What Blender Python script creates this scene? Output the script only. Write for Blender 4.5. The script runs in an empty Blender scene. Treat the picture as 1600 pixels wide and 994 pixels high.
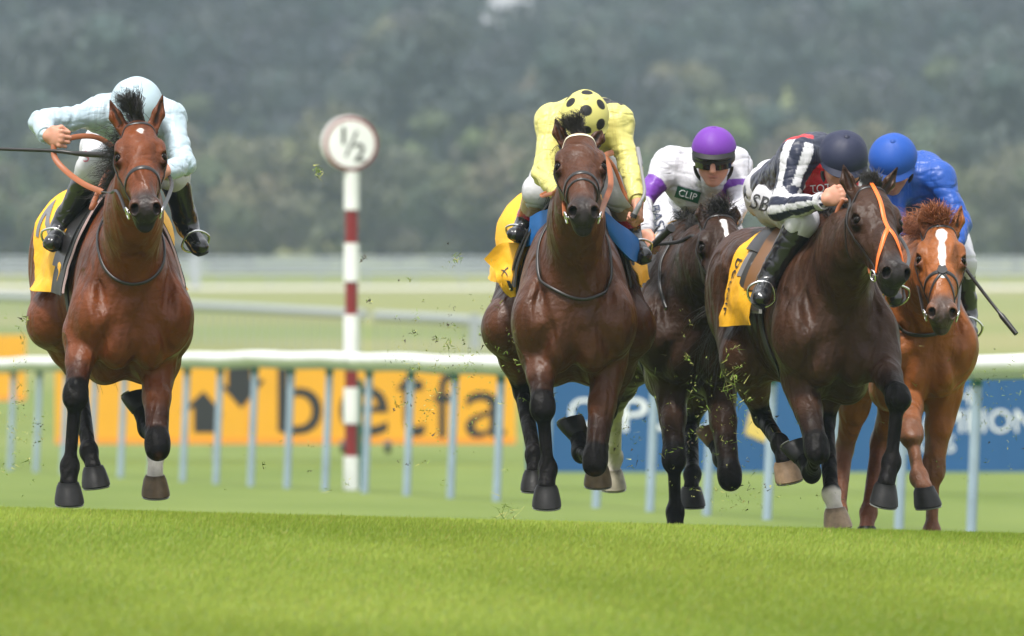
import bpy, math, random
import numpy as np
from mathutils import Vector, noise as mnoise
random.seed(7); RNG = np.random.default_rng(7)
S = bpy.context.scene
COL = S.collection
R = math.radians

# ------------------------------------------------------------------ camera, sky, sun, exposure
F = 14800.0          # focal length in photo pixels (1600 wide)
CAMH = 1.05          # camera height
HOR = 415.0          # photo row of the horizon
cam_d = bpy.data.cameras.new("Camera")
cam = bpy.data.objects.new("Camera", cam_d); COL.objects.link(cam)
cam.location = (0, 0, CAMH)
cam.rotation_euler = (R(90) - math.atan((497 - HOR) / F), 0, 0)
cam_d.sensor_width = 36; cam_d.lens = 36 * F / 1600
cam_d.clip_start = 0.5; cam_d.clip_end = 6000
cam_d.dof.use_dof = True; cam_d.dof.focus_distance = 39.6; cam_d.dof.aperture_fstop = 5.6
S.camera = cam
SUN_EL, SUN_AZ = R(64), R(205)      # sun high, behind the camera and a little to the left
w = bpy.data.worlds.new("World"); S.world = w; w.use_nodes = True
nt = w.node_tree; nt.nodes.clear()
sky = nt.nodes.new('ShaderNodeTexSky'); sky.sky_type = 'NISHITA'; sky.sun_disc = False
sky.sun_elevation = SUN_EL; sky.sun_rotation = SUN_AZ; sky.air_density = 1.0; sky.dust_density = 4.0
hs = nt.nodes.new('ShaderNodeHueSaturation'); hs.inputs['Saturation'].default_value = 0.35
bg = nt.nodes.new('ShaderNodeBackground'); bg.inputs['Strength'].default_value = 0.085
wo = nt.nodes.new('ShaderNodeOutputWorld')
# broken overcast: bright cloud, paler towards the zenith, over the blue
tcw = nt.nodes.new('ShaderNodeTexCoord'); sxyz = nt.nodes.new('ShaderNodeSeparateXYZ'); nt.links.new(tcw.outputs['Generated'], sxyz.inputs[0])
cmr = nt.nodes.new('ShaderNodeMapRange'); cmr.inputs['To Min'].default_value = 5.5; cmr.inputs['To Max'].default_value = 10.0; nt.links.new(sxyz.outputs['Z'], cmr.inputs[0])
cnz = nt.nodes.new('ShaderNodeTexNoise'); cnz.inputs['Scale'].default_value = 2.2; cnz.inputs['Detail'].default_value = 6; nt.links.new(tcw.outputs['Generated'], cnz.inputs[0])
cml = nt.nodes.new('ShaderNodeMath'); cml.operation = 'MULTIPLY'; nt.links.new(cmr.outputs[0], cml.inputs[0])
cm2 = nt.nodes.new('ShaderNodeMapRange'); cm2.inputs['To Min'].default_value = .7; cm2.inputs['To Max'].default_value = 1.3; nt.links.new(cnz.outputs['Fac'], cm2.inputs[0]); nt.links.new(cm2.outputs[0], cml.inputs[1])
ccl = nt.nodes.new('ShaderNodeCombineColor')
for i, k in enumerate((.97, .99, 1.03)):
    q = nt.nodes.new('ShaderNodeMath'); q.operation = 'MULTIPLY'; q.inputs[1].default_value = k; nt.links.new(cml.outputs[0], q.inputs[0]); nt.links.new(q.outputs[0], ccl.inputs[i])
cmx = nt.nodes.new('ShaderNodeMix'); cmx.data_type = 'RGBA'; cmx.inputs[0].default_value = .75
nt.links.new(hs.outputs[0], cmx.inputs[6]); nt.links.new(ccl.outputs[0], cmx.inputs[7])
nt.links.new(sky.outputs[0], hs.inputs['Color']); nt.links.new(cmx.outputs[2], bg.inputs[0]); nt.links.new(bg.outputs[0], wo.inputs[0])
sun_d = bpy.data.lights.new("sun", 'SUN'); sun_d.energy = 2.4; sun_d.angle = R(9); sun_d.color = (1, 0.96, 0.9)
sun = bpy.data.objects.new("sun", sun_d); COL.objects.link(sun)
sd = Vector((math.sin(SUN_AZ) * math.cos(SUN_EL), math.cos(SUN_AZ) * math.cos(SUN_EL), math.sin(SUN_EL)))
sun.rotation_euler = sd.to_track_quat('Z', 'Y').to_euler()
S.view_settings.view_transform = 'Standard'; S.view_settings.look = 'None'
S.view_settings.exposure = 1.0; S.view_settings.gamma = 1.0
S.cycles.use_denoising = True
S.cycles.max_bounces = 6; S.cycles.volume_bounces = 1; S.cycles.transparent_max_bounces = 8

# ------------------------------------------------------------------ helpers
def A(*v): return np.array(v, dtype=np.float64)
def nrm(v): v = np.asarray(v, float); return v / (np.linalg.norm(v) + 1e-12)
def W(px, py, D):
    """a place D metres away that is seen at photo pixel px, py"""
    return A((px - 800) / F * D, D, CAMH - (py - HOR) / F * D)

BASE = {}
def mk(name, V, faces, mats, parent=None, base=None, col=None, smooth=True, mi=None):
    """link one mesh object; V are world coordinates"""
    V = np.asarray(V, float)
    if parent is not None: b = BASE[parent.name]
    elif base is not None: b = np.asarray(base, float)
    else: b = A(0, 0, 0)
    me = bpy.data.meshes.new(name)
    if isinstance(faces, np.ndarray):
        n = faces.shape[1]; fl = faces.astype(np.int32).ravel()
        me.vertices.add(len(V)); me.vertices.foreach_set('co', (V - b).astype(np.float32).ravel())
        me.loops.add(len(fl)); me.loops.foreach_set('vertex_index', fl)
        me.polygons.add(len(faces)); me.polygons.foreach_set('loop_start', np.arange(0, len(fl), n, dtype=np.int32))
        me.update(calc_edges=True)
    else:
        me.from_pydata((V - b).tolist(), [], faces); me.update()
    me.polygons.foreach_set('use_smooth', np.full(len(me.polygons), smooth))
    if mi is not None: me.polygons.foreach_set('material_index', np.asarray(mi, np.int32))
    if col is not None:
        ca = me.color_attributes.new('Col', 'FLOAT_COLOR', 'POINT')
        c4 = np.ones((len(V), 4), np.float32); c4[:, :3] = col
        ca.data.foreach_set('color', c4.ravel())
    for m in (mats if isinstance(mats, (list, tuple)) else [mats]): me.materials.append(m)
    me.validate()
    if smooth and not isinstance(faces, np.ndarray): me.set_sharp_from_angle(angle=R(48))
    o = bpy.data.objects.new(name, me); COL.objects.link(o)
    if parent is not None: o.parent = parent
    else: o.location = b
    BASE[o.name] = b
    return o
def empty(name, base):
    o = bpy.data.objects.new(name, None); COL.objects.link(o); o.location = base; BASE[o.name] = np.asarray(base, float); o.empty_display_size = .1
    return o
def tag(o, label=None, cat=None, group=None, kind=None):
    for k, v in (('label', label), ('category', cat), ('group', group), ('kind', kind)):
        if v: o[k] = v
    return o

def smooth01(t): t = np.clip(t, 0, 1); return t * t * (3 - 2 * t)
def join(parts):
    """parts: list of (V, F list) -> one V, F"""
    Vs, Fs, n = [], [], 0
    for V, Fc in parts:
        V = np.asarray(V, float); Vs.append(V); Fs += [tuple(int(i) + n for i in f) for f in Fc]; n += len(V)
    return np.concatenate(Vs), Fs
def box(c, s, ax=None):
    c = np.asarray(c, float); s = np.asarray(s, float) / 2
    V = np.array([[x, y, z] for x in (-1, 1) for y in (-1, 1) for z in (-1, 1)], float) * s
    if ax is not None: V = V @ np.asarray(ax, float)
    return V + c, [(0, 1, 3, 2), (4, 6, 7, 5), (0, 4, 5, 1), (2, 3, 7, 6), (0, 2, 6, 4), (1, 5, 7, 3)]
def frames(P):
    P = np.asarray(P, float); T = np.gradient(P, axis=0); T /= np.linalg.norm(T, axis=1)[:, None] + 1e-12
    return T
def tube(P, r, n=8, up=(0, 0, 1), flat=1.0, N=None, caps=True):
    """tube along P; r scalar or per point; flat scales the second axis; N = per-point direction of the thin axis"""
    P = np.asarray(P, float); m = len(P); T = frames(P); r = np.broadcast_to(np.asarray(r, float), (m,))
    if N is None:
        u = np.cross(T, np.asarray(up, float))
        bad = np.linalg.norm(u, axis=1) < 1e-3
        u[bad] = np.cross(T[bad], A(1, 0.2, 0))
    else: u = np.cross(T, N)
    u /= np.linalg.norm(u, axis=1)[:, None] + 1e-12
    v = np.cross(u, T)
    a = np.arange(n) / n * 2 * np.pi
    V = P[:, None] + r[:, None, None] * (np.cos(a)[None, :, None] * u[:, None] + flat * np.sin(a)[None, :, None] * v[:, None])
    V = V.reshape(-1, 3); Fc = []
    for i in range(m - 1):
        for j in range(n):
            k = (j + 1) % n
            Fc.append((i * n + j, i * n + k, (i + 1) * n + k, (i + 1) * n + j))
    if caps: Fc += [tuple(range(n))[::-1], tuple((m - 1) * n + j for j in range(n))]
    return V, Fc
def spline(P, n=24):
    """Catmull-Rom through P"""
    P = np.asarray(P, float); Q = np.vstack([2 * P[0] - P[1], P, 2 * P[-1] - P[-2]]); m = len(P) - 1
    out = []
    for t in np.linspace(0, m - 1e-9, n):
        i = int(t); f = t - i; a, b, c, d = Q[i:i + 4]
        out.append(.5 * (2 * b + (c - a) * f + (2 * a - 5 * b + 4 * c - d) * f * f + (3 * b - a - 3 * c + d) * f ** 3))
    return np.array(out)
def lathe(prof, n=20, c=(0, 0, 0)):
    V = []; Fc = []; m = len(prof)
    for r, z in prof:
        for j in range(n):
            a = j / n * 2 * math.pi; V.append((r * math.cos(a), r * math.sin(a), z))
    for i in range(m - 1):
        for j in range(n):
            k = (j + 1) % n; Fc.append((i * n + j, i * n + k, (i + 1) * n + k, (i + 1) * n + j))
    Fc += [tuple(range(n))[::-1], tuple((m - 1) * n + j for j in range(n))]
    return np.array(V) + np.asarray(c, float), Fc

# ------------------------------------------------------------------ materials
def mat(name, col=(.5, .5, .5), rough=.5, spec=.5, metal=0, attr=False, vary=0, vscale=8, bump=0, bscale=60, sheen=0, coat=0, bdist=.01, subs=0, trans=0):
    m = bpy.data.materials.new(name); m.use_nodes = True; t = m.node_tree; N = t.nodes; L = t.links
    b = N['Principled BSDF']; b.inputs['Roughness'].default_value = rough; b.inputs['Specular IOR Level'].default_value = spec
    b.inputs['Metallic'].default_value = metal; b.inputs['Sheen Weight'].default_value = sheen; b.inputs['Coat Weight'].default_value = coat
    b.inputs['Coat Roughness'].default_value = .2
    if subs: b.inputs['Subsurface Weight'].default_value = subs; b.inputs['Subsurface Scale'].default_value = .01
    b.inputs['Base Color'].default_value = (*col, 1)
    src = None
    if attr:
        a = N.new('ShaderNodeAttribute'); a.attribute_name = 'Col'; src = a.outputs['Color']
    tc = N.new('ShaderNodeTexCoord')
    if vary:
        nz = N.new('ShaderNodeTexNoise'); nz.inputs['Scale'].default_value = vscale; nz.inputs['Detail'].default_value = 5
        L.new(tc.outputs['Object'], nz.inputs['Vector'])
        mr = N.new('ShaderNodeMapRange'); mr.inputs['From Min'].default_value = .3; mr.inputs['From Max'].default_value = .7
        mr.inputs['To Min'].default_value = 1 - vary; mr.inputs['To Max'].default_value = 1 + vary
        L.new(nz.outputs['Fac'], mr.inputs['Value'])
        mx = N.new('ShaderNodeVectorMath'); mx.operation = 'SCALE'
        if src is None: mx.inputs[0].default_value = col
        else: L.new(src, mx.inputs[0])
        L.new(mr.outputs[0], mx.inputs['Scale']); src = mx.outputs[0]
    if src is not None: L.new(src, b.inputs['Base Color'])
    if bump:
        nb = N.new('ShaderNodeTexNoise'); nb.inputs['Scale'].default_value = bscale; nb.inputs['Detail'].default_value = 6
        L.new(tc.outputs['Object'], nb.inputs['Vector'])
        bp = N.new('ShaderNodeBump'); bp.inputs['Strength'].default_value = bump; bp.inputs['Distance'].default_value = bdist
        L.new(nb.outputs['Fac'], bp.inputs['Height']); L.new(bp.outputs[0], b.inputs['Normal'])
    return m
# ------------------------------------------------------------------ soft-blended solids, meshed with surface nets
def seg(p0, p1, r0, r1=None, k=.03, up=(0, 0, 1), op='u'):
    """tapered limb; r = radius or (side radius, radius along up)"""
    r1 = r0 if r1 is None else r1
    r0 = (r0, r0) if np.isscalar(r0) else r0; r1 = (r1, r1) if np.isscalar(r1) else r1
    p0 = np.asarray(p0, float); p1 = np.asarray(p1, float); d = p1 - p0; L = np.linalg.norm(d) + 1e-9; wv = d / L
    v = np.asarray(up, float); v = v - wv * v.dot(wv)
    if np.linalg.norm(v) < 1e-3: v = A(.3, 1, .2); v = v - wv * v.dot(wv)
    v = nrm(v); u = np.cross(v, wv); m = max(*r0, *r1)
    return ('seg', op, k, np.minimum(p0, p1) - m, np.maximum(p0, p1) + m, (p0, wv, v, u, L, r0, r1))
def ell(c, r, ax=None, k=.03, op='u'):
    c = np.asarray(c, float); r = np.broadcast_to(np.asarray(r, float), (3,)); ax = np.eye(3) if ax is None else np.asarray(ax, float)
    m = max(r)
    return ('ell', op, k, c - m, c + m, (c, ax, r))
class Grid: pass
def evalp(pr, X, Y, Z):
    if pr[0] == 'seg':
        p0, wv, v, u, L, r0, r1 = pr[5]
        x, y, z = X - p0[0], Y - p0[1], Z - p0[2]
        qw = x * wv[0] + y * wv[1] + z * wv[2]; qv = x * v[0] + y * v[1] + z * v[2]; qu = x * u[0] + y * u[1] + z * u[2]
        t = np.clip(qw / L, 0, 1); ru = r0[0] + (r1[0] - r0[0]) * t; rv = r0[1] + (r1[1] - r0[1]) * t
        rc = np.sqrt(ru * rv); a = qu / ru; b = qv / rv; c = (qw - t * L) / rc
        k0 = np.sqrt(a * a + b * b + c * c) + 1e-6; k1 = np.sqrt((a / ru) ** 2 + (b / rv) ** 2 + (c / rc) ** 2) + 1e-5
        return k0 * (k0 - 1) / k1
    c, ax, r = pr[5]; x, y, z = X - c[0], Y - c[1], Z - c[2]; s0 = s1 = 0
    for i in range(3):
        q = (x * ax[i, 0] + y * ax[i, 1] + z * ax[i, 2]) / r[i]; s0 = s0 + q * q; s1 = s1 + (q / r[i]) ** 2
    k0 = np.sqrt(s0) + 1e-6
    return k0 * (k0 - 1) / (np.sqrt(s1) + 1e-5)
def sdf(prims, h, lo=None, hi=None, mg=.05):
    U = [p for p in prims if p[1] == 'u']
    if lo is None: lo = np.min([p[3] for p in U], axis=0) - .02; hi = np.max([p[4] for p in U], axis=0) + .02
    n = np.ceil((hi - lo) / h).astype(int) + 1
    g = Grid(); g.lo = lo; g.h = h; g.D = D = np.full(n, 1.0, np.float32)
    ax = [(lo[i] + h * np.arange(n[i])).astype(np.float32) for i in range(3)]
    for p in prims:
        k = p[2]; a = np.maximum(((p[3] - k - mg - lo) / h).astype(int), 0); b = np.minimum(((p[4] + k + mg - lo) / h).astype(int) + 1, n)
        if np.any(b <= a): continue
        sl = tuple(slice(a[i], b[i]) for i in range(3))
        d = evalp(p, ax[0][sl[0]][:, None, None], ax[1][sl[1]][None, :, None], ax[2][sl[2]][None, None, :]).astype(np.float32)
        o = D[sl]
        if p[1] == 'u':
            hh = np.maximum(k - np.abs(o - d), 0) / k; D[sl] = np.minimum(o, d) - hh * hh * (k * .25)
        else:
            d = -d; hh = np.maximum(k - np.abs(o - d), 0) / k; D[sl] = np.maximum(o, d) + hh * hh * (k * .25)
    return g
def surfnet(g):
    D = g.D; s = D < 0; n = s.shape
    c = np.zeros(tuple(i - 1 for i in n), np.uint8)
    for a in (0, 1):
        for b in (0, 1):
            for e in (0, 1): c += s[a:n[0] - 1 + a, b:n[1] - 1 + b, e:n[2] - 1 + e]
    act = (c > 0) & (c < 8); idx = np.argwhere(act); ids = np.full(act.shape, -1, np.int32); ids[act] = np.arange(len(idx), dtype=np.int32)
    acc = np.zeros((len(idx), 3)); cnt = np.zeros(len(idx))
    cor = [(a, b, e) for a in (0, 1) for b in (0, 1) for e in (0, 1)]
    val = {q: D[idx[:, 0] + q[0], idx[:, 1] + q[1], idx[:, 2] + q[2]] for q in cor}
    for q in cor:
        for i in range(3):
            if q[i] == 0:
                r = list(q); r[i] = 1; r = tuple(r); da, db = val[q], val[r]; m = (da < 0) != (db < 0)
                t = np.where(m, da / np.where(m, da - db, 1), 0); po = np.array(q, float)[None] + t[:, None] * (np.array(r) - np.array(q))[None]
                acc[m] += po[m]; cnt[m] += 1
    V = (idx + acc / cnt[:, None]) * g.h + g.lo
    Q = []
    for i in range(3):
        j, k = (i + 1) % 3, (i + 2) % 3
        s0 = np.take(s, range(0, n[i] - 1), axis=i); s1 = np.take(s, range(1, n[i]), axis=i)
        e = np.argwhere(s0 != s1); e = e[(e[:, j] > 0) & (e[:, k] > 0) & (e[:, j] < n[j] - 1) & (e[:, k] < n[k] - 1)]
        if not len(e): continue
        neg = s[e[:, 0], e[:, 1], e[:, 2]]
        def cell(dj, dk):
            q = e.copy(); q[:, j] += dj; q[:, k] += dk; return ids[q[:, 0], q[:, 1], q[:, 2]]
        f = np.stack([cell(-1, -1), cell(0, -1), cell(0, 0), cell(-1, 0)], 1); f[~neg] = f[~neg][:, ::-1]; Q.append(f)
    return V, np.concatenate(Q)
def samp(g, P):
    q = (np.asarray(P) - g.lo) / g.h; q = np.clip(q, 0, np.array(g.D.shape) - 1.001); i = q.astype(int); f = q - i; r = 0
    for a in (0, 1):
        for b in (0, 1):
            for c in (0, 1):
                wt = (f[:, 0] if a else 1 - f[:, 0]) * (f[:, 1] if b else 1 - f[:, 1]) * (f[:, 2] if c else 1 - f[:, 2])
                r = r + wt * g.D[i[:, 0] + a, i[:, 1] + b, i[:, 2] + c]
    return r
def grad(g, P):
    e = g.h; G = np.stack([samp(g, P + np.eye(3)[i] * e) - samp(g, P - np.eye(3)[i] * e) for i in range(3)], 1)
    return G / (np.linalg.norm(G, axis=1)[:, None] + 1e-9)
def proj(g, P, off=0., it=14):
    P = np.array(P, float)
    for _ in range(it): P -= np.clip(samp(g, P) - off, -.04, .04)[:, None] * grad(g, P) * .8
    return P
def strap(g, pts, w=.009, t=.003, off=.002, n=40, pr=True):
    P = spline(pts, n)
    if pr:
        P = proj(g, P, off)
        for _ in range(2): P[1:-1] = (P[:-2] + 2 * P[1:-1] + P[2:]) / 4
        N = grad(g, P)
    else: N = None
    return tube(P, w, 8, N=N, flat=t / w)
def clip_keep(V, Q, p, nvec, m):
    c = V[Q].mean(1); keep = (c - p) @ nvec > m; Q = Q[keep]; u, inv = np.unique(Q, return_inverse=True)
    return V[u], inv.reshape(Q.shape)
def paint(V, base, jobs):
    """coat pattern: each job = (p0, p1, r0, r1, colour, softness 0..1, strength)"""
    C = np.tile(np.asarray(base, float), (len(V), 1))
    for p0, p1, r0, r1, col, soft, st in jobs:
        p0 = np.asarray(p0, float); d = np.asarray(p1, float) - p0; L2 = d.dot(d) + 1e-9
        t = np.clip((V - p0) @ d / L2, 0, 1); dist = np.linalg.norm(V - p0 - t[:, None] * d, axis=1); r = r0 + (r1 - r0) * t
        wt = st * (1 - smooth01((dist - r * (1 - soft)) / (r * soft + 1e-6)))
        C = C * (1 - wt[:, None]) + np.asarray(col, float) * wt[:, None]
    return C
def vnoise(V, sc, seed=0):
    return np.array([mnoise.noise((v[0] * sc + seed, v[1] * sc, v[2] * sc)) for v in V.tolist()])
def normals(V, Q):
    n = np.cross(V[Q[:, 2]] - V[Q[:, 0]], V[Q[:, 3]] - V[Q[:, 1]]); N = np.zeros_like(V)
    for i in range(4): np.add.at(N, Q[:, i], n)
    return N / (np.linalg.norm(N, axis=1)[:, None] + 1e-12)
def wrinkle(V, Q, amp, sc=14, seed=0, stretch=(1, 1, 1)):
    a = vnoise(V * np.asarray(stretch), sc, seed); b = vnoise(V * np.asarray(stretch) * A(1.1, .9, 1), sc * 2.2, seed + 9)
    d = 1.1 * a - .9 * np.exp(-(a / .08) ** 2) + .25 * b
    return V + normals(V, Q) * (amp * d)[:, None]
def text_mesh(s, size=1.0):
    """outline of a line of text as flat triangles, origin bottom left; returns V(2d), faces"""
    c = bpy.data.curves.new('lettering', 'FONT'); c.body = s; c.size = size; c.resolution_u = 4
    o = bpy.data.objects.new('lettering', c); COL.objects.link(o)
    bpy.context.view_layer.update()
    me = o.evaluated_get(bpy.context.evaluated_depsgraph_get()).to_mesh()
    V = np.array([v.co[:] for v in me.vertices]); Fc = [tuple(p.vertices) for p in me.polygons]
    o.to_mesh_clear(); bpy.data.objects.remove(o); bpy.data.curves.remove(c)
    return V[:, :2], Fc
def refine(V, Fc, L):
    """split triangles until edges are under L (2D)"""
    import bmesh
    bm = bmesh.new()
    vs = [bm.verts.new((x, y, 0)) for x, y in V]
    for f in Fc:
        try: bm.faces.new([vs[i] for i in f])
        except ValueError: pass
    bmesh.ops.triangulate(bm, faces=bm.faces[:])
    for _ in range(4):
        ed = [e for e in bm.edges if e.calc_length() > L]
        if not ed: break
        bmesh.ops.subdivide_edges(bm, edges=ed, cuts=1); bmesh.ops.triangulate(bm, faces=bm.faces[:])
    bm.verts.index_update()
    V2 = np.array([v.co[:2] for v in bm.verts]); F2 = [tuple(v.index for v in f.verts) for f in bm.faces]; bm.free()
    return V2, F2
# ------------------------------------------------------------------ the setting
GY = [0, 20, 27, 33, 36, 37.5, 39, 40.5, 42, 45, 52, 65, 80, 95, 111, 130, 160, 200, 250, 300, 360, 425, 470, 508, 545, 580, 620, 665, 715, 770, 830, 900, 930]
GZ = [0, 0, 0.0, .025, .035, .03, -.02, -.11, -.2, -.31, -.47, -.72, -.96, -1.2, -1.42, -1.5, -1.3, -.95, -.6, -.3, -.12, -.05, .03, .2, .7, 1.6, 3.9, 6.1, 9.4, 13.1, 17.6, 21.2, 22.5]
def ground(x, y):
    x = np.asarray(x, float); y = np.asarray(y, float)
    t = np.clip(1 - (y - 60) / 90, 0, 1)
    return np.interp(y, GY, GZ) - .0257 * np.clip(x, -12, 12) * t
ys = np.unique(np.concatenate([np.linspace(-9, 26, 10), np.arange(26, 50, .25), np.arange(50, 140, 2.), np.arange(140, 640, 12.), np.linspace(640, 926, 24)]))
xs = np.unique(np.concatenate([np.linspace(-206, -40, 14), np.arange(-40, -8, 2.), np.arange(-8, 8.01, .5), np.arange(10, 41, 2.), np.linspace(44, 206, 14)]))
Xg, Yg = np.meshgrid(xs, ys); Zg = ground(Xg, Yg)
ni, nj = Xg.shape; ii = np.arange(ni * nj).reshape(ni, nj)
GF = np.stack([ii[:-1, :-1], ii[:-1, 1:], ii[1:, 1:], ii[1:, :-1]], -1).reshape(-1, 4)

def turf_mat():
    m = bpy.data.materials.new('turf'); m.use_nodes = True; t = m.node_tree; N = t.nodes; L = t.links
    b = N['Principled BSDF']; b.inputs['Roughness'].default_value = .8; b.inputs['Specular IOR Level'].default_value = .15
    tc = N.new('ShaderNodeTexCoord'); sep = N.new('ShaderNodeSeparateXYZ'); L.new(tc.outputs['Object'], sep.inputs[0])
    # near racing turf, far rougher and drier pasture
    mr = N.new('ShaderNodeMapRange'); mr.inputs['From Min'].default_value = 110; mr.inputs['From Max'].default_value = 230; L.new(sep.outputs['Y'], mr.inputs[0])
    mix = N.new('ShaderNodeMix'); mix.data_type = 'RGBA'; L.new(mr.outputs[0], mix.inputs[0])
    n1 = N.new('ShaderNodeTexNoise'); n1.inputs['Scale'].default_value = .55; n1.inputs['Detail'].default_value = 6
    mp = N.new('ShaderNodeMapping'); mp.inputs['Scale'].default_value = (1, .35, 1); L.new(tc.outputs['Object'], mp.inputs[0]); L.new(mp.outputs[0], n1.inputs[0])
    r1 = N.new('ShaderNodeValToRGB'); e = r1.color_ramp.elements
    e[0].position = .3; e[0].color = (.108, .158, .028, 1); e[1].position = .72; e[1].color = (.155, .205, .046, 1); L.new(n1.outputs['Fac'], r1.inputs[0])
    n2 = N.new('ShaderNodeTexNoise'); n2.inputs['Scale'].default_value = .035; n2.inputs['Detail'].default_value = 5; L.new(tc.outputs['Object'], n2.inputs[0])
    r2 = N.new('ShaderNodeValToRGB'); e = r2.color_ramp.elements
    e[0].position = .35; e[0].color = (.150, .19, .052, 1); e[1].position = .65; e[1].color = (.235, .225, .095, 1); L.new(n2.outputs['Fac'], r2.inputs[0])
    L.new(r1.outputs[0], mix.inputs[6]); L.new(r2.outputs[0], mix.inputs[7])
    n3 = N.new('ShaderNodeTexNoise'); n3.inputs['Scale'].default_value = 40; n3.inputs['Detail'].default_value = 4; L.new(tc.outputs['Object'], n3.inputs[0])
    m3 = N.new('ShaderNodeMapRange'); m3.inputs['To Min'].default_value = .65; m3.inputs['To Max'].default_value = 1.35; L.new(n3.outputs['Fac'], m3.inputs[0])
    vm = N.new('ShaderNodeVectorMath'); vm.operation = 'SCALE'; L.new(mix.outputs[2], vm.inputs[0]); L.new(m3.outputs[0], vm.inputs['Scale'])
    L.new(vm.outputs[0], b.inputs['Base Color'])
    bp = N.new('ShaderNodeBump'); bp.inputs['Strength'].default_value = .6; bp.inputs['Distance'].default_value = .03; L.new(n3.outputs['Fac'], bp.inputs['Height']); L.new(bp.outputs[0], b.inputs['Normal'])
    return m
g_o = mk('ground', np.stack([Xg, Yg, Zg], -1).reshape(-1, 3), GF, turf_mat()); tag(g_o, kind='structure')

# grass blades on the near side of the crest and a little beyond
def grass():
    n = 900000
    y = 24 + (RNG.random(n) ** .8) * 24
    half = y * 800 / F + 1.3
    x = (RNG.random(n) * 2 - 1) * half
    # leave faint mown bands: the lie of the blades changes, not their colour
    band = np.tanh(2.2 * np.sin((x * .9 + y * .22) * 2.3 + .5 * np.sin(y * .7)))
    hgt = (.009 + .015 * RNG.random(n)) * (1 + .5 * (RNG.random(n) > .985))
    a = RNG.random(n) * 2 * np.pi; wd = .0012 + .0014 * RNG.random(n)
    lean = .3 + .5 * RNG.random(n)
    lx = np.cos(a) * lean * .7 + .25; ly = np.sin(a) * lean * .7 + band * .2
    z = ground(x, y) - .002
    b = RNG.random(n) * np.pi; ux, uy = np.cos(b) * wd, np.sin(b) * wd
    V = np.empty((n, 3, 3)); V[:, 0] = np.stack([x - ux, y - uy, z], 1); V[:, 1] = np.stack([x + ux, y + uy, z], 1)
    V[:, 2] = np.stack([x + lx * hgt, y + ly * hgt, z + hgt], 1)
    c0 = A(.175, .265, .022); c1 = A(.345, .42, .065); c2 = A(.36, .33, .08)
    pn = .5 + .5 * np.sin(x * 1.7 + 1.3 * np.sin(y * .8)) * np.sin(y * .55 + x * .4 + 2)
    t = np.clip(.55 * RNG.random(n) + .6 * pn - .05, 0, 1)[:, None]; C = c0 * (1 - t) + c1 * t
    dry = (RNG.random(n) > .94)[:, None]; C = np.where(dry, c2, C)
    C = np.repeat(C, 3, axis=0)
    gm = mat('grass_blade', rough=.55, spec=.25, attr=True)
    nt = gm.node_tree; bs = nt.nodes['Principled BSDF']
    tr = nt.nodes.new('ShaderNodeBsdfTranslucent'); ms = nt.nodes.new('ShaderNodeMixShader'); ms.inputs[0].default_value = .35
    at = [q for q in nt.nodes if q.type == 'ATTRIBUTE'][0]; nt.links.new(at.outputs['Color'], tr.inputs['Color'])
    out = [q for q in nt.nodes if q.type == 'OUTPUT_MATERIAL'][0]
    nt.links.new(bs.outputs[0], ms.inputs[1]); nt.links.new(tr.outputs[0], ms.inputs[2]); nt.links.new(ms.outputs[0], out.inputs['Surface'])
    o = mk('grass', V.reshape(-1, 3), np.arange(n * 3).reshape(n, 3), gm, col=C, smooth=False)
    tag(o, 'short bright green racecourse turf in the foreground', 'grass', kind='stuff')
grass()

M_white = mat('white_plastic', (.78, .79, .78), .35, vary=.1, vscale=2.2)
M_post = mat('grey_post', (.27, .35, .43), .4, vary=.1, vscale=6)
M_green = mat('green_plastic', (.01, .10, .065), .45)
M_red = mat('maroon_paint', (.20, .012, .016), .45, vary=.1)
M_black = mat('black_paint', (.018, .018, .02), .5)
M_steel = mat('galvanised', (.5, .5, .5), .4, metal=.8)
M_yel = mat('yellow_board', (.74, .36, .014), .5, vary=.04, vscale=1.5)
M_yelback = mat('board_edge', (.75, .27, .02), .55)
M_blue = mat('blue_board', (.012, .085, .23), .5, vary=.06, vscale=1.2)
M_letw = mat('white_lettering', (.75, .78, .8), .5)
M_lety = mat('gold_lettering', (.65, .48, .12), .5)
M_track = mat('pale_track', (.50, .47, .40), .9, vary=.1, vscale=.3)

# running rail: white top rail on leaning posts with green caps
rail_top = lambda px: np.interp(px, [-400, 0, 200, 420, 600, 780, 1560, 2000], [575, 569, 562.5, 559, 563, 569, 569, 569])
base_y = lambda px: np.interp(px, [-400, 20, 205, 347, 507, 587, 718, 873, 1035, 1215, 1525, 2000], [705, 725, 735, 738, 752, 762, 778, 793, 801, 812, 829, 850])
RA, RB = A(-5.85, 111.0), A(3.18, 65.0)
rail_len = np.linalg.norm(RB - RA); rd = (RB - RA) / rail_len
root = empty('running_rail', (*RB, ground(*RB)))
tag(root, 'white plastic running rail on leaning grey posts behind the horses', 'rail')
nsp = 22; sp = rail_len / nsp; line = []
pm = None
for i in range(-24, nsp + 8):
    q = RA + rd * sp * i; px = 800 + q[0] / q[1] * F; D = q[1]
    top = W(px, rail_top(px), D)[2]; zb = min(W(px, base_y(px), D)[2], top - 1.1)
    line.append((q[0], q[1], top))
    if -16 <= i <= nsp + 4:
        t0 = A(q[0] + .012, q[1], top - .09); b0 = A(q[0] - .035, q[1] - .05, zb - .12)
        V, Fc = tube(np.array([b0, (b0 + t0) / 2, t0]), .036, 12)
        p = mk('rail_post', V, Fc, M_post, root)
        V, Fc = tube(np.array([t0 - (t0 - b0) * .055, t0 + A(0, 0, .03)]), .040, 12)
        mk('post_cap', V, Fc, M_green, p)
P = spline(np.array(line), 200); P[:, 2] += .006 * np.sin(np.arange(200) * .9)
V, Fc = tube(P, .072, 14, flat=.92); mk('top_rail', V, Fc, M_white, root)
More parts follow.
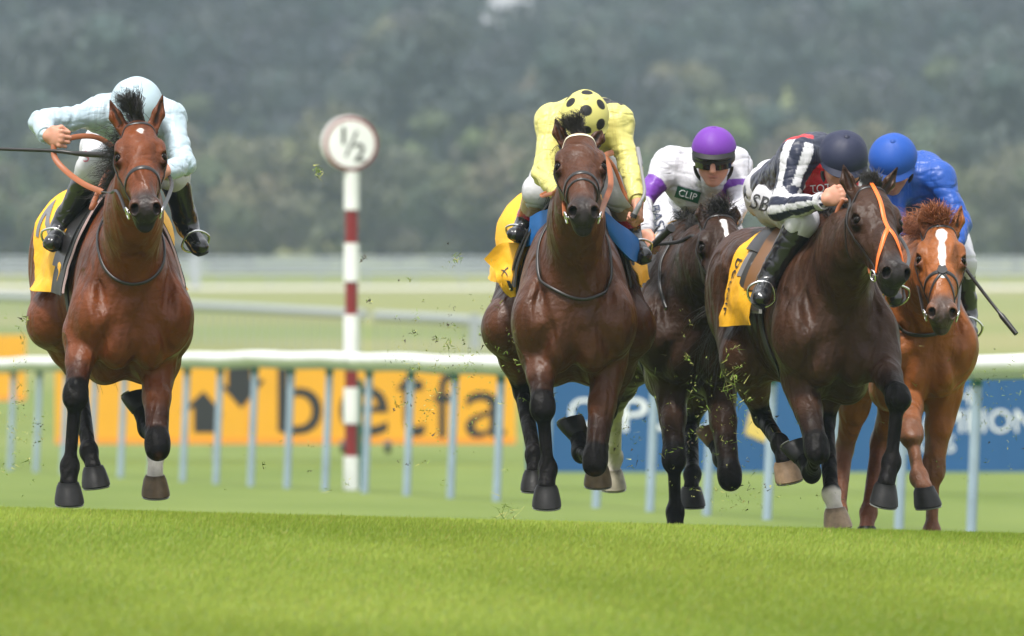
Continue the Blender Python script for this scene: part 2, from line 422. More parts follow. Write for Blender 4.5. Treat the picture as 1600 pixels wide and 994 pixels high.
P2 = P.copy(); P2[:, 2] -= .075
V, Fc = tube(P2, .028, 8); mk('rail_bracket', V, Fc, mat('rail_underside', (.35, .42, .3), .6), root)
cj = spline(np.array(line), 200)
for q in (A(-1.52, 88.9),):
    k = np.argmin(np.abs(P[:, 1] - q[1])); V, Fc = tube(np.array([P[k] - .02 * frames(P)[k], P[k] + .02 * frames(P)[k]]), .0755, 14, flat=.92); mk('rail_joint', V, Fc, mat('joint', (.45, .47, .45), .5), root)

# half-furlong marker
D = 91.5; s = D / F
bz = W(549, 768, D); root = empty('distance_marker', bz)
tag(root, 'red and white striped pole with round white half furlong sign on top', 'race marker')
ybands = [268, 328, 380, 440, 492, 552, 606, 662, 713, 775]
for i in range(9):
    wide = i % 2 == 0
    c0 = W(549.5 - i * .1, ybands[i], D); c1 = W(549.5 - (i + 1) * .1, ybands[i + 1], D)
    V, Fc = tube(np.array([c0, c1]), (12.2 if wide else 9.8) * s, 20); mk('pole_band', V, Fc, M_white if wide else M_red, root)
V, Fc = tube(np.array([W(548, 258, D), W(548.5, 270, D)]), 11 * s, 16); mk('sign_collar', V, Fc, M_red, root)
c = W(548, 225, D); axn = nrm(A(.09, -1, 0))
def disc(c, r, th, n=48): return tube(np.array([c - axn * th / 2, c + axn * th / 2]), r, n)
V, Fc = disc(c - axn * .02 + A(-.02, 0, .01), 42.5 * s, .12); d0 = mk('sign_disc', V, Fc, M_white, root)
V, Fc = disc(c + axn * .05, 41.5 * s, .05); mk('sign_rim', V, Fc, M_red, d0)
V, Fc = disc(c + axn * .078, 37 * s, .01); mk('sign_face', V, Fc, M_white, d0)
sx = nrm(np.cross(axn, A(0, 0, 1))) * -1
def lettering(name, txt, c, ux, uz, h, mat_, parent, bold=0., out=None):
    """a word stood on the plane ux, uz with its middle at c, h = cap height"""
    V, Fc = text_mesh(txt, 1.0)
    cap = text_mesh('E', 1.0)[0][:, 1].max()
    V = V / cap * h; V -= [(V[:, 0].min() + V[:, 0].max()) / 2, h / 2]
    nv = nrm(np.cross(ux, uz))
    P = c + V[:, :1] * ux + V[:, 1:] * uz
    return mk(name, P, Fc, mat_, parent, smooth=False)
if sx[0] < 0: sx = -sx
uz = A(0, 0, 1); cf = c + axn * .086
lettering('numeral', '1', cf + sx * -13 * s + uz * 13 * s, sx, uz, 27 * s, M_black, d0)
lettering('numeral', '1', cf + sx * -11.5 * s + uz * 13 * s + axn * .002, sx, uz, 27 * s, M_black, d0)
lettering('numeral', '2', cf + sx * 12 * s + uz * -13 * s, sx, uz, 28 * s, M_black, d0)
lettering('numeral', '2', cf + sx * 13.5 * s + uz * -13 * s + axn * .002, sx, uz, 28 * s, M_black, d0)
V, Fc = box(cf, (3.4 * s, .004, 44 * s), ax=np.array([sx * math.cos(.42) - uz * math.sin(.42), axn, sx * math.sin(.42) + uz * math.cos(.42)])); mk('fraction_bar', V, Fc, M_black, d0, smooth=False)
V, Fc = tube(np.array([W(562, 593, 92.5), W(562, 765, 92.5)]), .03, 12)
tag(mk('stake', V, Fc, M_green, base=W(562, 765, 92.5)), 'dark green stake standing right beside the striped pole', 'stake')

# advertising boards
def board(name, label, px0, px1, yt, yb, D, mface, medge, th=.1):
    s = D / F; a, b = W(px0, yb, D), W(px1, yt, D); c = (a + b) / 2
    gz = float(ground(c[0], D)); rt = empty(name, (c[0], D, gz)); tag(rt, label, 'board', 'advertising boards behind the rail')
    V, Fc = box(c + A(0, th / 2, 0), (b[0] - a[0], th, b[2] - a[2])); p = mk('panel', V, Fc, mface, rt, smooth=False)
    V, Fc = box((c[0], D - .004, a[2] + .035), (b[0] - a[0], .012, .07)); mk('lower_edge', V, Fc, medge, rt, smooth=False)
    for x in np.arange(a[0] + 2.44, b[0] - .3, 2.44): V, Fc = box((x, D - .002, c[2]), (.012, .006, b[2] - a[2])); mk('seam', V, Fc, medge, rt, smooth=False)
    m = max(2, int((b[0] - a[0]) / 1.6) + 1)
    for x in np.linspace(a[0] + .2, b[0] - .2, m):
        z0 = float(ground(x, D)) - .05; V, Fc = box((x, D + th + .03, (z0 + b[2]) / 2 - .05), (.05, .05, b[2] - z0 - .1)); mk('support', V, Fc, M_steel, rt, smooth=False)
    return rt, p, lambda px, py: W(px, py, D) - A(0, .006, 0), s
rt, p, BP, s = board('advertising_board', 'yellow board with black arrows and a long word in lower case letters', 86, 806, 569, 694, 120, M_yel, M_yelback)
xz = A(1, 0, 0)
def poly(name, pts, parent, m_, BP):
    V = [BP(*q) for q in pts]; return mk(name, V, [tuple(range(len(V)))], m_, parent, smooth=False)
poly('arrow_emblem', [(303, 676), (303, 636), (281, 646), (318, 611), (350, 648), (337, 645), (337, 676)][::-1], p, M_black, BP)
poly('arrow_emblem', [(356, 572), (392, 572), (392, 592), (414, 594), (377, 638), (343, 600), (356, 604)][::-1], p, M_black, BP)
import itertools
for ch, x0, x1, y0, y1 in (('b', 434, 503, 571, 679), ('e', 530, 607, 603, 681), ('t', 620, 664, 577, 682), ('f', 678, 712, 580, 684), ('a', 727, 790, 612, 684), ('i', 800, 804, 612, 684)):
    if ch == 'i': continue
    V, Fc = text_mesh(ch, 1.0); mn, mx = V.min(0), V.max(0); U = (V - mn) / (mx - mn)
    mk('letter', [BP(x0 + u * (x1 - x0), y1 - v * (y1 - y0)) for u, v in U], Fc, M_black, p, smooth=False)
for px in (537, 606):
    c = W(px, 698, 119.4); V, Fc = tube(np.array([c - A(.04, 0, 0), c + A(.04, 0, 0)]), .085, 20); mk('wheel', V, Fc, M_black, rt)
rt, p, BP, s = board('advertising_board', 'blank yellow board standing apart at the left end of the rail', -260, 40, 524, 626, 150, M_yel, M_yelback)
rt, p, BP, s = board('advertising_board', 'deep blue board with large white capitals and a gold crown shape', 822, 1760, 585, 738, 97, M_blue, M_blue)
for ch, x0, x1, y0, y1 in (('Q', 889, 936, 622, 676), ('I', 945, 955, 622, 674), ('P', 972, 1012, 622, 674), ('C', 1016, 1060, 622, 675), ('O', 1066, 1116, 622, 675)):
    V, Fc = text_mesh(ch, 1.0); mn, mx = V.min(0), V.max(0); U = (V - mn) / (mx - mn)
    mk('letter', [BP(x0 + u * (x1 - x0), y1 - v * (y1 - y0)) for u, v in U], Fc, M_letw, p, smooth=False)
def word(txt, xl, xr, yt, yb, mm):
    V, Fc = text_mesh(txt, 1.0); mn = V.min(0); mx = V.max(0); U = (V - mn) / (mx - mn)
    mk('wording', [BP(xl + u * (xr - xl), yb - v * (yb - yt)) for u, v in U], Fc, mm, p, smooth=False)
word('BRITISH', 1385, 1516, 606, 633, M_letw); word('CHAMPIONS', 1372, 1640, 640, 676, M_letw); word('SERIES', 1385, 1492, 680, 707, M_letw)
poly('crown_emblem', [(1164, 678), (1172, 640), (1190, 662), (1204, 636), (1212, 676), (1224, 704)], p, M_lety, BP)

# far white rails and the pale track beside them
M_far = mat('hazed_white', (.30, .33, .35), .6)  # white bars and posts greyed in colour to stand in for distance haze
def far_rail(label, pts, h, bars, r, nsub, pr=.05, post_every=2.4):
    P = spline(np.array(pts), nsub); P3 = np.column_stack([P, ground(P[:, 0], P[:, 1])])
    rt = empty('far_rail', P3[len(P3) // 2]); tag(rt, label, 'rail')
    for b in bars:
        Q = P3.copy(); Q[:, 2] += h * b; V, Fc = tube(Q, r, 8); mk('bar', V, Fc, M_far, rt)
    L = np.concatenate([[0], np.cumsum(np.linalg.norm(np.diff(P, axis=0), axis=1))]); parts = []
    for d in np.arange(0, L[-1], post_every):
        q = A(*[np.interp(d, L, P3[:, i]) for i in range(3)]); parts.append(tube(np.array([q - A(0, 0, .1), q + A(0, 0, h)]), pr, 6))
    for V, Fc in parts[:95]: mk('post', V, Fc, M_far, rt)
far_rail('white two bar rail running level across the far pasture', [(-60, 468), (0, 470), (60, 466)], 1.15, (.95, .55), .09, 40)
far_rail('white two bar rail just in front of the far wood', [(-70, 505), (0, 508), (70, 500)], 1.25, (.95, .5), .09, 40)
far_rail('pale curving rail sweeping down from the left across the pasture', [(-22, 262), (-13.5, 245), (-7.4, 222), (-3.6, 207), (-3.2, 205.5)], 1.0, (.9,), .10, 30, .018, .85)
far_rail('short pale rail bending away behind the striped pole', [(-2.9, 203), (-1.2, 197), (-.2, 191), (1.5, 186)], 1.0, (.9,), .10, 20, .018, .85)
Pt = np.array([[x, y] for x in np.linspace(-150, 150, 61) for y in (425, 462)]); V = np.column_stack([Pt, ground(Pt[:, 0], Pt[:, 1]) + .03])
Fq = [(2 * i, 2 * i + 2, 2 * i + 3, 2 * i + 1) for i in range(60)]
tag(mk('track', V, Fq, M_track), kind='structure')
V, Fc = box(W(305, 424, 440), (.40, .3, 1.7)); tag(mk('marker_post', V, Fc, M_far, base=W(305, 448, 440)), 'stout white post rising over the far rail at left', 'post')
V, Fc = box(W(742, 518, 188), (.20, .18, .70)); tag(mk('marker_post', V, Fc, M_far, base=W(742, 545, 188)), 'small white post by the bending rail right of the striped pole', 'post')

# ------------------------------------------------------------------ wood
def tree_mesh(seed, h, wd, col):
    rg = np.random.default_rng(seed); L = []
    for i in range(16):
        a = rg.random() * 6.28; rr = wd * .38 * math.sqrt(rg.random()); zz = h * (.06 + .84 * rg.random())
        sq = 1 - max(0, zz / h - .55) * 1.3
        L.append((rr * math.cos(a) * sq, rr * math.sin(a) * sq, zz, wd * (.13 + .12 * rg.random())))
    Vs = []; Cs = []
    for x, y, z, r in L:
        n = 230; d = rg.normal(size=(n, 3)); d /= np.linalg.norm(d, axis=1)[:, None]; rad = r * (.55 + .5 * rg.random(n)) ** .7
        c = A(x, y, z) + d * rad[:, None] * A(1, 1, .8)
        u = rg.normal(size=(n, 3)); u /= np.linalg.norm(u, axis=1)[:, None]; v = np.cross(u, d); s = .16 + .3 * rg.random(n)
        Vs.append(np.stack([c - u * s[:, None], c + v * s[:, None] * .7, c + u * s[:, None], c - v * s[:, None] * .7], 1))
        Cs.append(np.repeat(np.asarray(col) * (.8 + .4 * rg.random((n, 1))) * (.92 + .16 * rg.random()) * (1 + .08 * rg.normal(size=(1, 3))), 4, axis=0))
    V = np.concatenate(Vs).reshape(-1, 3); C = np.concatenate(Cs)
    return V, C
M_leaf = mat('leaves', rough=.7, spec=.2, attr=True); M_bark = mat('bark', (.09, .07, .05), .9, vary=.3)
kinds = []
for i, (h, wd, c) in enumerate([(9.5, 8, (.098, .118, .068)), (11, 9, (.054, .071, .062)), (8, 9, (.115, .125, .075)), (12.5, 9, (.036, .051, .053)), (10, 8, (.115, .11, .075)), (11.5, 10, (.046, .064, .059)), (7, 7, (.098, .124, .066))]):  # cooler mixes for the back rows carry some distance haze in their colour
    V, C = tree_mesh(40 + i, h, wd, c); kinds.append((h, wd, V, C))
proto = []
def one_tree(k, loc):
    h, wd, V, C = kinds[k]
    if k >= len(proto) or proto[k] is None:
        while len(proto) <= k: proto.append(None)
        o = mk('tree', V, np.arange(len(V)).reshape(-1, 4), M_leaf, base=(0, 0, 0), col=C, smooth=False); o.data.name = 'crown'
        t, Fc = tube(np.array([(0, 0, -.5), (.1, 0, h * .3), (0, .1, h * .75)]), [.35, .25, .06], 8); tr = mk('trunk', t, Fc, M_bark, o)
        proto[k] = (o, tr)
    else:
        o = proto[k][0].copy(); COL.objects.link(o); tr = proto[k][1].copy(); COL.objects.link(tr); tr.parent = o
    o.location = loc; o.rotation_euler = (0, 0, random.random() * 6.28); s = random.uniform(.85, 1.15); o.scale = (s, s, s)
    tag(o, 'hazy broad leaved tree along the front edge of the far wood', 'tree', 'trees along the edge of the far wood')
for x in np.arange(-115, 80, 4.6):
    one_tree(random.choice([0, 2, 6, 2, 4, 0]), (x + random.uniform(-1.5, 1.5), 545 + random.uniform(-8, 12), float(ground(x, 545))))
# the wood behind reads as one mass
Vs, Cs = [], []
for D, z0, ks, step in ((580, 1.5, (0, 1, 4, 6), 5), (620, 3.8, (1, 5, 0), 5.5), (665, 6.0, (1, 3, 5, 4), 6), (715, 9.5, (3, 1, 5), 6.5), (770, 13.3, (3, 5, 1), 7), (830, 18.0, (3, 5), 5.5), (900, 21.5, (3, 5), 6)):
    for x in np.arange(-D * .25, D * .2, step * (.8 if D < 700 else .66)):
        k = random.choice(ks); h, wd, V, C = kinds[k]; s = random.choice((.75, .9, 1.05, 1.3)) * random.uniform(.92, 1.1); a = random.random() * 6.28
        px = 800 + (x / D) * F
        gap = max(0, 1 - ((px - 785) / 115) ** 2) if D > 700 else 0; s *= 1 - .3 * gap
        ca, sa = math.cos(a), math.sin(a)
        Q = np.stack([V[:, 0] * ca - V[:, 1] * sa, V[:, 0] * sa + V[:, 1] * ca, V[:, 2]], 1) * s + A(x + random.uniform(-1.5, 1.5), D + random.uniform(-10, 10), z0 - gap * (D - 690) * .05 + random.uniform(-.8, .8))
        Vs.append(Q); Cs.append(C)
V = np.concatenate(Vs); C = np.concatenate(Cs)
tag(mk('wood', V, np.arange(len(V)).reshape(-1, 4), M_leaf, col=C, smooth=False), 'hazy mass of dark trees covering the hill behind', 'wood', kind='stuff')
# hazy air
V, Fc = box((0, 460, 30), (424, 944, 70)); hz = mk('haze', V, Fc, bpy.data.materials.new('haze'), smooth=False); tag(hz, kind='stuff', label='pale damp air over the course', cat='haze')
hm = hz.data.materials[0]; hm.use_nodes = True; hn = hm.node_tree; hn.nodes.remove(hn.nodes['Principled BSDF'])
pv = hn.nodes.new('ShaderNodeVolumePrincipled'); pv.inputs['Color'].default_value = (.66, .82, 1.0, 1); pv.inputs['Density'].default_value = .00029; pv.inputs['Anisotropy'].default_value = .2
hn.links.new(pv.outputs[0], [q for q in hn.nodes if q.type == 'OUTPUT_MATERIAL'][0].inputs['Volume'])
# ------------------------------------------------------------------ horses
M_coat = mat('horse_coat', rough=.34, spec=.22, attr=True, vary=.26, vscale=9, bump=.5, bscale=46, bdist=.012)
def veins(m):
    t = m.node_tree; N = t.nodes; L = t.links; b = N['Principled BSDF']; tc = [n for n in N if n.type == 'TEX_COORD'][0]; old = b.inputs['Normal'].links[0].from_socket
    n1 = N.new('ShaderNodeTexNoise'); n1.inputs['Scale'].default_value = 6; n1.inputs['Detail'].default_value = 2; n1.inputs['Distortion'].default_value = .6; L.new(tc.outputs['Object'], n1.inputs[0])
    s1 = N.new('ShaderNodeMath'); s1.operation = 'SUBTRACT'; s1.inputs[1].default_value = .5; L.new(n1.outputs['Fac'], s1.inputs[0])
    s2 = N.new('ShaderNodeMath'); s2.operation = 'ABSOLUTE'; L.new(s1.outputs[0], s2.inputs[0])
    mr = N.new('ShaderNodeMapRange'); mr.interpolation_type = 'SMOOTHSTEP'; mr.inputs['From Max'].default_value = .016; mr.inputs['To Min'].default_value = 1; mr.inputs['To Max'].default_value = 0; L.new(s2.outputs[0], mr.inputs[0])
    n2 = N.new('ShaderNodeTexNoise'); n2.inputs['Scale'].default_value = 3.1; L.new(tc.outputs['Object'], n2.inputs[0])
    m2 = N.new('ShaderNodeMapRange'); m2.inputs['From Min'].default_value = .48; m2.inputs['From Max'].default_value = .62; L.new(n2.outputs['Fac'], m2.inputs[0])
    mu = N.new('ShaderNodeMath'); mu.operation = 'MULTIPLY'; L.new(mr.outputs[0], mu.inputs[0]); L.new(m2.outputs[0], mu.inputs[1])
    bp = N.new('ShaderNodeBump'); bp.inputs['Strength'].default_value = .32; bp.inputs['Distance'].default_value = .005; L.new(mu.outputs[0], bp.inputs['Height']); L.new(old, bp.inputs['Normal'])
    # muscle sheets: broad stretched swellings
    mp = N.new('ShaderNodeMapping'); mp.inputs['Scale'].default_value = (9, 9, 4); L.new(tc.outputs['Object'], mp.inputs[0])
    n4 = N.new('ShaderNodeTexNoise'); n4.inputs['Scale'].default_value = 1; n4.inputs['Detail'].default_value = 1.5; n4.inputs['Distortion'].default_value = .8; L.new(mp.outputs[0], n4.inputs[0])
    b4 = N.new('ShaderNodeBump'); b4.inputs['Strength'].default_value = .6; b4.inputs['Distance'].default_value = .085; L.new(n4.outputs['Fac'], b4.inputs['Height']); L.new(bp.outputs[0], b4.inputs['Normal'])
    L.new(b4.outputs[0], b.inputs['Normal'])
    n3 = N.new('ShaderNodeTexNoise'); n3.inputs['Scale'].default_value = 14; n3.inputs['Detail'].default_value = 6; L.new(tc.outputs['Object'], n3.inputs[0])
    m3 = N.new('ShaderNodeMapRange'); m3.inputs['From Min'].default_value = .3; m3.inputs['From Max'].default_value = .7; m3.inputs['To Min'].default_value = .30; m3.inputs['To Max'].default_value = .56; L.new(n3.outputs['Fac'], m3.inputs[0]); L.new(m3.outputs[0], b.inputs['Roughness'])
    at = [n for n in N if n.type == 'ATTRIBUTE'][0]; bw = N.new('ShaderNodeRGBToBW'); L.new(at.outputs['Color'], bw.inputs[0])     # black leg hair is matter than the body coat
    ms = N.new('ShaderNodeMapRange'); ms.inputs['From Min'].default_value = .008; ms.inputs['From Max'].default_value = .03; ms.inputs['To Min'].default_value = .06; ms.inputs['To Max'].default_value = .28; L.new(bw.outputs[0], ms.inputs[0]); L.new(ms.outputs[0], b.inputs['Specular IOR Level'])
veins(M_coat)
M_leather = mat('black_leather', (.018, .016, .016), .38, vary=.2)
M_brown = mat('tan_rubber', (.30, .09, .03), .5)
M_orange = mat('orange_strap', (.80, .16, .02), .4)
M_metal = mat('bit_metal', (.75, .75, .75), .22, metal=1)
M_shoe = mat('horseshoe_metal', (.35, .35, .35), .5, metal=.6)
M_eye = mat('horse_eye', (.006, .004, .003), .12, spec=.12)
M_hair = mat('horse_hair', rough=.45, spec=.4, attr=True)
M_hoof = mat('horse_hoof', rough=.42, spec=.25, attr=True, vary=.3, vscale=25, bump=.3, bscale=70, bdist=.004)
M_cloth = mat('yellow_saddlecloth', (.84, .43, .015), .6, vary=.06, vscale=10, bump=.5, bscale=25, bdist=.01)
M_grey = mat('grey_print', (.16, .16, .17), .6)
M_ink = mat('black_print', (.02, .02, .022), .6)
M_bluecl = mat('blue_pad', (.01, .13, .42), .5, bump=.3, bscale=20)
M_pink = mat('pale_pad_edge', (.62, .45, .45), .6)
M_pad = mat('black_pad', (.03, .03, .03), .6)

def hair(name, parent, roots, dirs, lens, w, col, sag=.3, wave=.02, rg=RNG, m=9):
    """a lock of separate tapering strands"""
    parts = []; C = []; roots = np.asarray(roots); seeds = roots[rg.integers(0, len(roots), max(4, len(roots) // 14))]
    cd = rg.normal(size=(len(seeds), 3)) * .16; cp = rg.random((len(seeds), 3)) * 6.28; cl = .7 + .5 * rg.random(len(seeds))
    for r, d, L in zip(roots, dirs, lens):
        kc = int(np.argmin(np.linalg.norm(seeds - r, axis=1))); d = nrm(nrm(d) + cd[kc] * .9); L = L * cl[kc]; t = np.linspace(0, 1, m)[:, None]; ph = cp[kc] + rg.random(3) * .7; r = r * (1 - .0) 
        P = np.asarray(r) + d * L * t + A(0, 0, -1) * sag * L * t ** 2 + wave * 1.5 * t * np.sin(ph + 4 * t) + (seeds[kc] - r) * .7 * t
        wd = w * (1 - t[:, 0]) ** .6 + .0006
        V, Fc = tube(P, wd, 4, flat=.5, caps=False); parts.append((V, Fc)); C.append(np.tile(np.asarray(col) * (.6 + .9 * rg.random()), (len(V), 1)))
    V, Fc = join(parts); return mk(name, V, np.array(Fc), M_hair, parent, col=np.concatenate(C))

def hoof(parent, K, d, t, s=1.0, col=(.014, .013, .013), band=None):
    s = s * 1.12
    """K = middle of the coronet, d = towards the ground, t = where the toe points"""
    d = nrm(d); t = nrm(np.asarray(t, float) - d * np.dot(t, d)); u = np.cross(t, d); V = []; C = []; n = 22
    H = .066 * s
    for h, rx, rt, of in ((-.012, .037, .040, 0), (.006, .0445, .0465, 0), (.024, .0485, .051, .009), (.048, .0535, .055, .017), (H / s - .004, .055, .057, .022), (H / s + .002, .049, .051, .022), (H / s - .008, .030, .034, .022)):
        for j in range(n):
            a = j / n * 2 * np.pi; ct = math.cos(a); back = .78 if ct < 0 else 1
            hh = h if ct > 0 or h > .05 else h * .9
            V.append(K + d * hh * s + t * (of + rt * ct * back) * s + u * rx * math.sin(a) * s)
            cc = np.asarray(col) * (1 if h > -.01 else .6); C.append(cc if not (band is not None and .0 < h < .02) else band)
    Fc = []
    m = len(V) // n
    for i in range(m - 1):
        for j in range(n):
            k = (j + 1) % n; Fc.append((i * n + j, (i + 1) * n + j, (i + 1) * n + k, i * n + k))
    Fc += [tuple(range(n)), tuple((m - 1) * n + j for j in range(n))[::-1]]
    o = mk('hoof', V, Fc, M_hoof, parent, col=np.array(C))
    a = np.linspace(-2.5, 2.5, 26); ring = np.array([K + d * (H + .004 * s) + t * (.022 + .046 * math.cos(q) * (.8 if math.cos(q) < 0 else 1)) * s + u * .046 * s * math.sin(q) for q in a])
    V, Fc = tube(ring, .0075 * s, 6, N=np.tile(d, (26, 1)), flat=.5); mk('horseshoe', V, Fc, M_shoe, o)
    return o

def horse(label, D0, chest, hip, yaw, head, forelegs, hindlegs, coat, points=(.007, .006, .006), marks=(), hoofs=None, mane_dir=(0, .3, 1), headsc=1.0, earL=None, earR=None, fat=1.0, mealy=(.022, .019, .019), dark=None, warm=None, neckw=1.0):
    P = lambda px, py, dd=0: W(px, py, D0 + dd)
    fw = A(math.sin(yaw), -math.cos(yaw), 0); lf = A(math.cos(yaw), math.sin(yaw), 0); up = A(0, 0, 1); BX = np.array([fw, lf, up])
    C = P(*chest)
    Hp = P(hip[0], hip[1]); 
    org = C - fw * .30 - up * 1.12
    slope = (Hp[2] - (org[2] + 1.30)) if hip[1] else 0
    def M(f, b, z): return org + fw * f + lf * b * fat + up * (z + slope * np.clip((.3 - f) / 1.1, 0, 1.2))
    pr = []
    add = pr.append
    # barrel, loin, croup
    add(seg(M(.12, 0, 1.13), M(-.45, 0, 1.16), (.235 * fat, .33), (.26 * fat, .32), .05))
    add(seg(M(-.45, 0, 1.17), M(-.85, 0, 1.26), (.25 * fat, .29), (.23 * fat, .22), .10))
    for sx in (-1, 1):
        add(ell(M(-.85, sx * .145, 1.27), (.30, .175, .235), BX, .08))
        add(ell(M(-1.03, sx * .12, 1.14), (.17, .135, .27), BX, .08))
        add(ell(M(-.66, sx * .21, 1.36), (.07, .035, .05), BX, .08))
        add(seg(M(.04, sx * .07, 1.40), M(.32, sx * .165, 1.07), (.07, .12), (.10, .14), .09, fw))       # shoulder blade
        add(ell(M(.33, sx * .160, 1.05), (.12, .10, .16), BX, .06))     # point of shoulder
        add(ell(M(.36, sx * .078, .965), (.11, .085, .125), BX, .035))     # breast muscles
        add(ell(M(.10, sx * .10, .86), (.16, .09, .10), BX, .06))
    add(ell(M(.34, 0, 1.13), (.14, .16, .20), BX, .07))
    add(seg(M(.10, 0, 1.46), M(-.35, 0, 1.42), (.05, .10), (.09, .07), .10))
    add(seg(M(-.35, 0, 1.40), M(-.95, 0, 1.42), (.10, .08), (.12, .06), .10))
    # head frame
    poll = P(*head['poll']); mz = head['muzzle']; HL = .55 * headsc
    q = P(mz[0], mz[1], head['poll'][2]); v = q - poll; p2 = math.hypot(v[0], v[2]); dep = math.sqrt(max(HL * HL - p2 * p2, .01)); a = nrm(A(v[0], -dep, v[2]))
    hy = head.get('yaw', 0); roll = head.get('roll', 0)
    l = A(math.cos(hy), math.sin(hy), math.sin(roll)); l = nrm(l - a * a.dot(l)); n = np.cross(l, a); n = n if n[1] < 0 or n[2] > 0 else -n
    if n.dot(A(0, -.7, .7)) < 0: n = -n
    s = headsc
    def H(x, y, z): return poll + (a * x + n * y + l * z) * s
    HX = np.array([a, n, l])
    hp = []; ha = hp.append
    for sx in (-1, 1):        # creases between the muscles
        add(seg(M(.485, sx * .115, 1.03), M(.43, sx * .175, .90), .018, .022, .035, op='s'))
        add(seg(M(.30, sx * .13, 1.36), M(.475, sx * .165, 1.10), .014, .020, .05, op='s'))
        add(seg(M(.06, sx * .285 , 1.22), M(.14, sx * .275, .96), .018, .026, .05, op='s'))
        add(seg(M(-.62, sx * .27, 1.25), M(-.66, sx * .25, .98), .012, .02, .06, op='s'))
        add(seg(M(-1.02, sx * .295, 1.2), M(-.98, sx * .27, .95), .008, .014, .05, op='s'))
        for kk in range(7): add(seg(M(-.12 - kk * .07, sx * .285, 1.24), M(-.20 - kk * .07, sx * .285, 1.0), .006, .008, .03, op='s'))
    add(seg(M(.515, 0, 1.10), M(.465, 0, .88), .018, .024, .035, op='s'))
    ha(seg(H(.03, -.075, 0), H(.16, -.075, 0), (.068 * s, .085 * s), (.100 * s, .100 * s), .04, n))
    ha(seg(H(.16, -.070, 0), H(.33, -.062, 0), (.097 * s, .096 * s), (.062 * s, .078 * s), .04, n))
    ha(seg(H(.33, -.060, 0), H(.50, -.062, 0), (.058 * s, .074 * s), (.050 * s, .055 * s), .04, n))
    ha(ell(H(.515, -.068, 0), A(.062, .055, .055) * s, HX, .03))
    ha(ell(H(.09, .003, 0), A(.09, .026, .06) * s, HX, .04))
    ha(seg(H(.20, -.17, 0), H(.50, -.125, 0), (.045 * s, .05 * s), (.036 * s, .028 * s), .05, n))
    ha(ell(H(.535, -.128, 0), A(.040, .026, .035) * s, HX, .02))
    for sx in (-1, 1):
        ha(ell(H(.175, -.145, sx * .05), A(.105, .095, .034) * s, HX, .04))
        ha(ell(H(.150, -.018, sx * .084), A(.045, .024, .022) * s, HX, .022))
        ha(ell(H(.205, -.040, sx * .093), A(.036, .027, .020) * s, HX, .016)); ha(ell(H(.180, -.016, sx * .092), A(.026, .012, .014) * s, HX, .008))
        ha(seg(H(.245, -.085, sx * .076), H(.36, -.083, sx * .052), .015 * s, .008 * s, .025))
        ha(ell(H(.525, -.040, sx * .040), A(.044, .034, .028) * s, HX, .016))
        ha(ell(H(.205, -.024, sx * .106), A(.025, .021, .021) * s, HX, .006, 's'))
        ha(ell(H(.553, -.032, sx * .048), A(.030, .023, .0175) * s, nrmrot(HX, sx * .5), .008, 's'))
    ha(seg(H(.585, -.105, -.03), H(.585, -.105, .03), .006 * s, None, .012, op='s'))
    ears = []
    for sx, tip in ((-1, earR), (1, earL)):
        eb = H(-.005, -.045, sx * .056)
        tp = H(-.15, -.01, sx * .075) if tip is None else W(tip[0], tip[1], eb[1] + (tip[2] if len(tip) > 2 else .02))
        md = eb * .52 + tp * .48 + l * sx * .008
        ax_ = nrm(tp - eb); fr = nrm(n * .8 + l * sx * .6); fr = nrm(fr - ax_ * fr.dot(ax_))
        ha(seg(eb, md, (.027 * s, .024 * s), (.030 * s, .018 * s), .02, fr)); ha(seg(md, tp, (.030 * s, .018 * s), (.004, .004), .012, fr))
        ha(seg(eb * .8 + tp * .2 + fr * .020, eb * .2 + tp * .8 + fr * .011, (.015 * s, .014), (.008 * s, .008), .008, fr, 's')); ears.append((eb, tp, fr))
    # neck
    nb = M(.22, 0, 1.24); nm = (H(.08, -.15, 0) + nb) / 2 + up * .03
    nd = nrm(n)
    add(seg(H(.045, -.11, 0), H(.10, -.16, 0) * .5 + nm * .5, (.068 * neckw, .10), (.090 * neckw, .125), .05, nd))
    add(seg(H(.10, -.16, 0) * .5 + nm * .5, nm, (.090 * neckw, .125), (.112 * neckw, .165), .05, nd))
    add(seg(nm, nb, (.112 * neckw, .165), (.160 * neckw, .23), .08, up))
    add(seg(nm + up * .10 + -fw * .02, M(.0, 0, 1.45), (.05, .06), (.06, .08), .08, up))
    # legs
    coatjobs = []
    bk = points
    shoes = []
    for side, L in zip((-1, 1), forelegs):
        if L is None: continue
        el, kn, ft, co = [P(*L[k]) for k in ('elbow', 'knee', 'fetlock', 'coronet')]
        ks = L.get('s', 1.12)
        sh = M(.24, side * .155, 1.08)
        add(seg(sh, el, (.10, .13), (.072 * ks, .085 * ks), .06, fw))
        m1 = el * .55 + kn * .45
        add(seg(el, m1, (.068 * ks, .082 * ks), (.050 * ks, .056 * ks), .03, fw)); add(seg(m1, kn, (.050 * ks, .056 * ks), (.040 * ks, .040 * ks), .03, fw))
        add(ell(el + (m1 - el) * .3 + lf * side * .02, A(.05, .04, .09) * ks, BX, .04))
        cd = nrm(ft - kn); ld = nrm(kn - el)
        add(ell(kn + ld * .0, A(.044, .046, .060) * ks, BX, .03)); add(ell(kn + ld * .03 + nrm(ld - cd + fw * .01) * .008, A(.038, .042, .036) * ks, BX, .02))
        add(seg(kn + cd * .03, ft - cd * .03, (.026 * ks, .031 * ks), (.023 * ks, .029 * ks), .014, fw))
        bkd = nrm(np.cross(lf, cd)); bkd = bkd if bkd.dot(nrm(co - ft) + fw) < 0 else -bkd
        add(seg(kn + cd * .05 + bkd * .022, ft - cd * .01 + bkd * .020, .014 * ks, .016 * ks, .015))
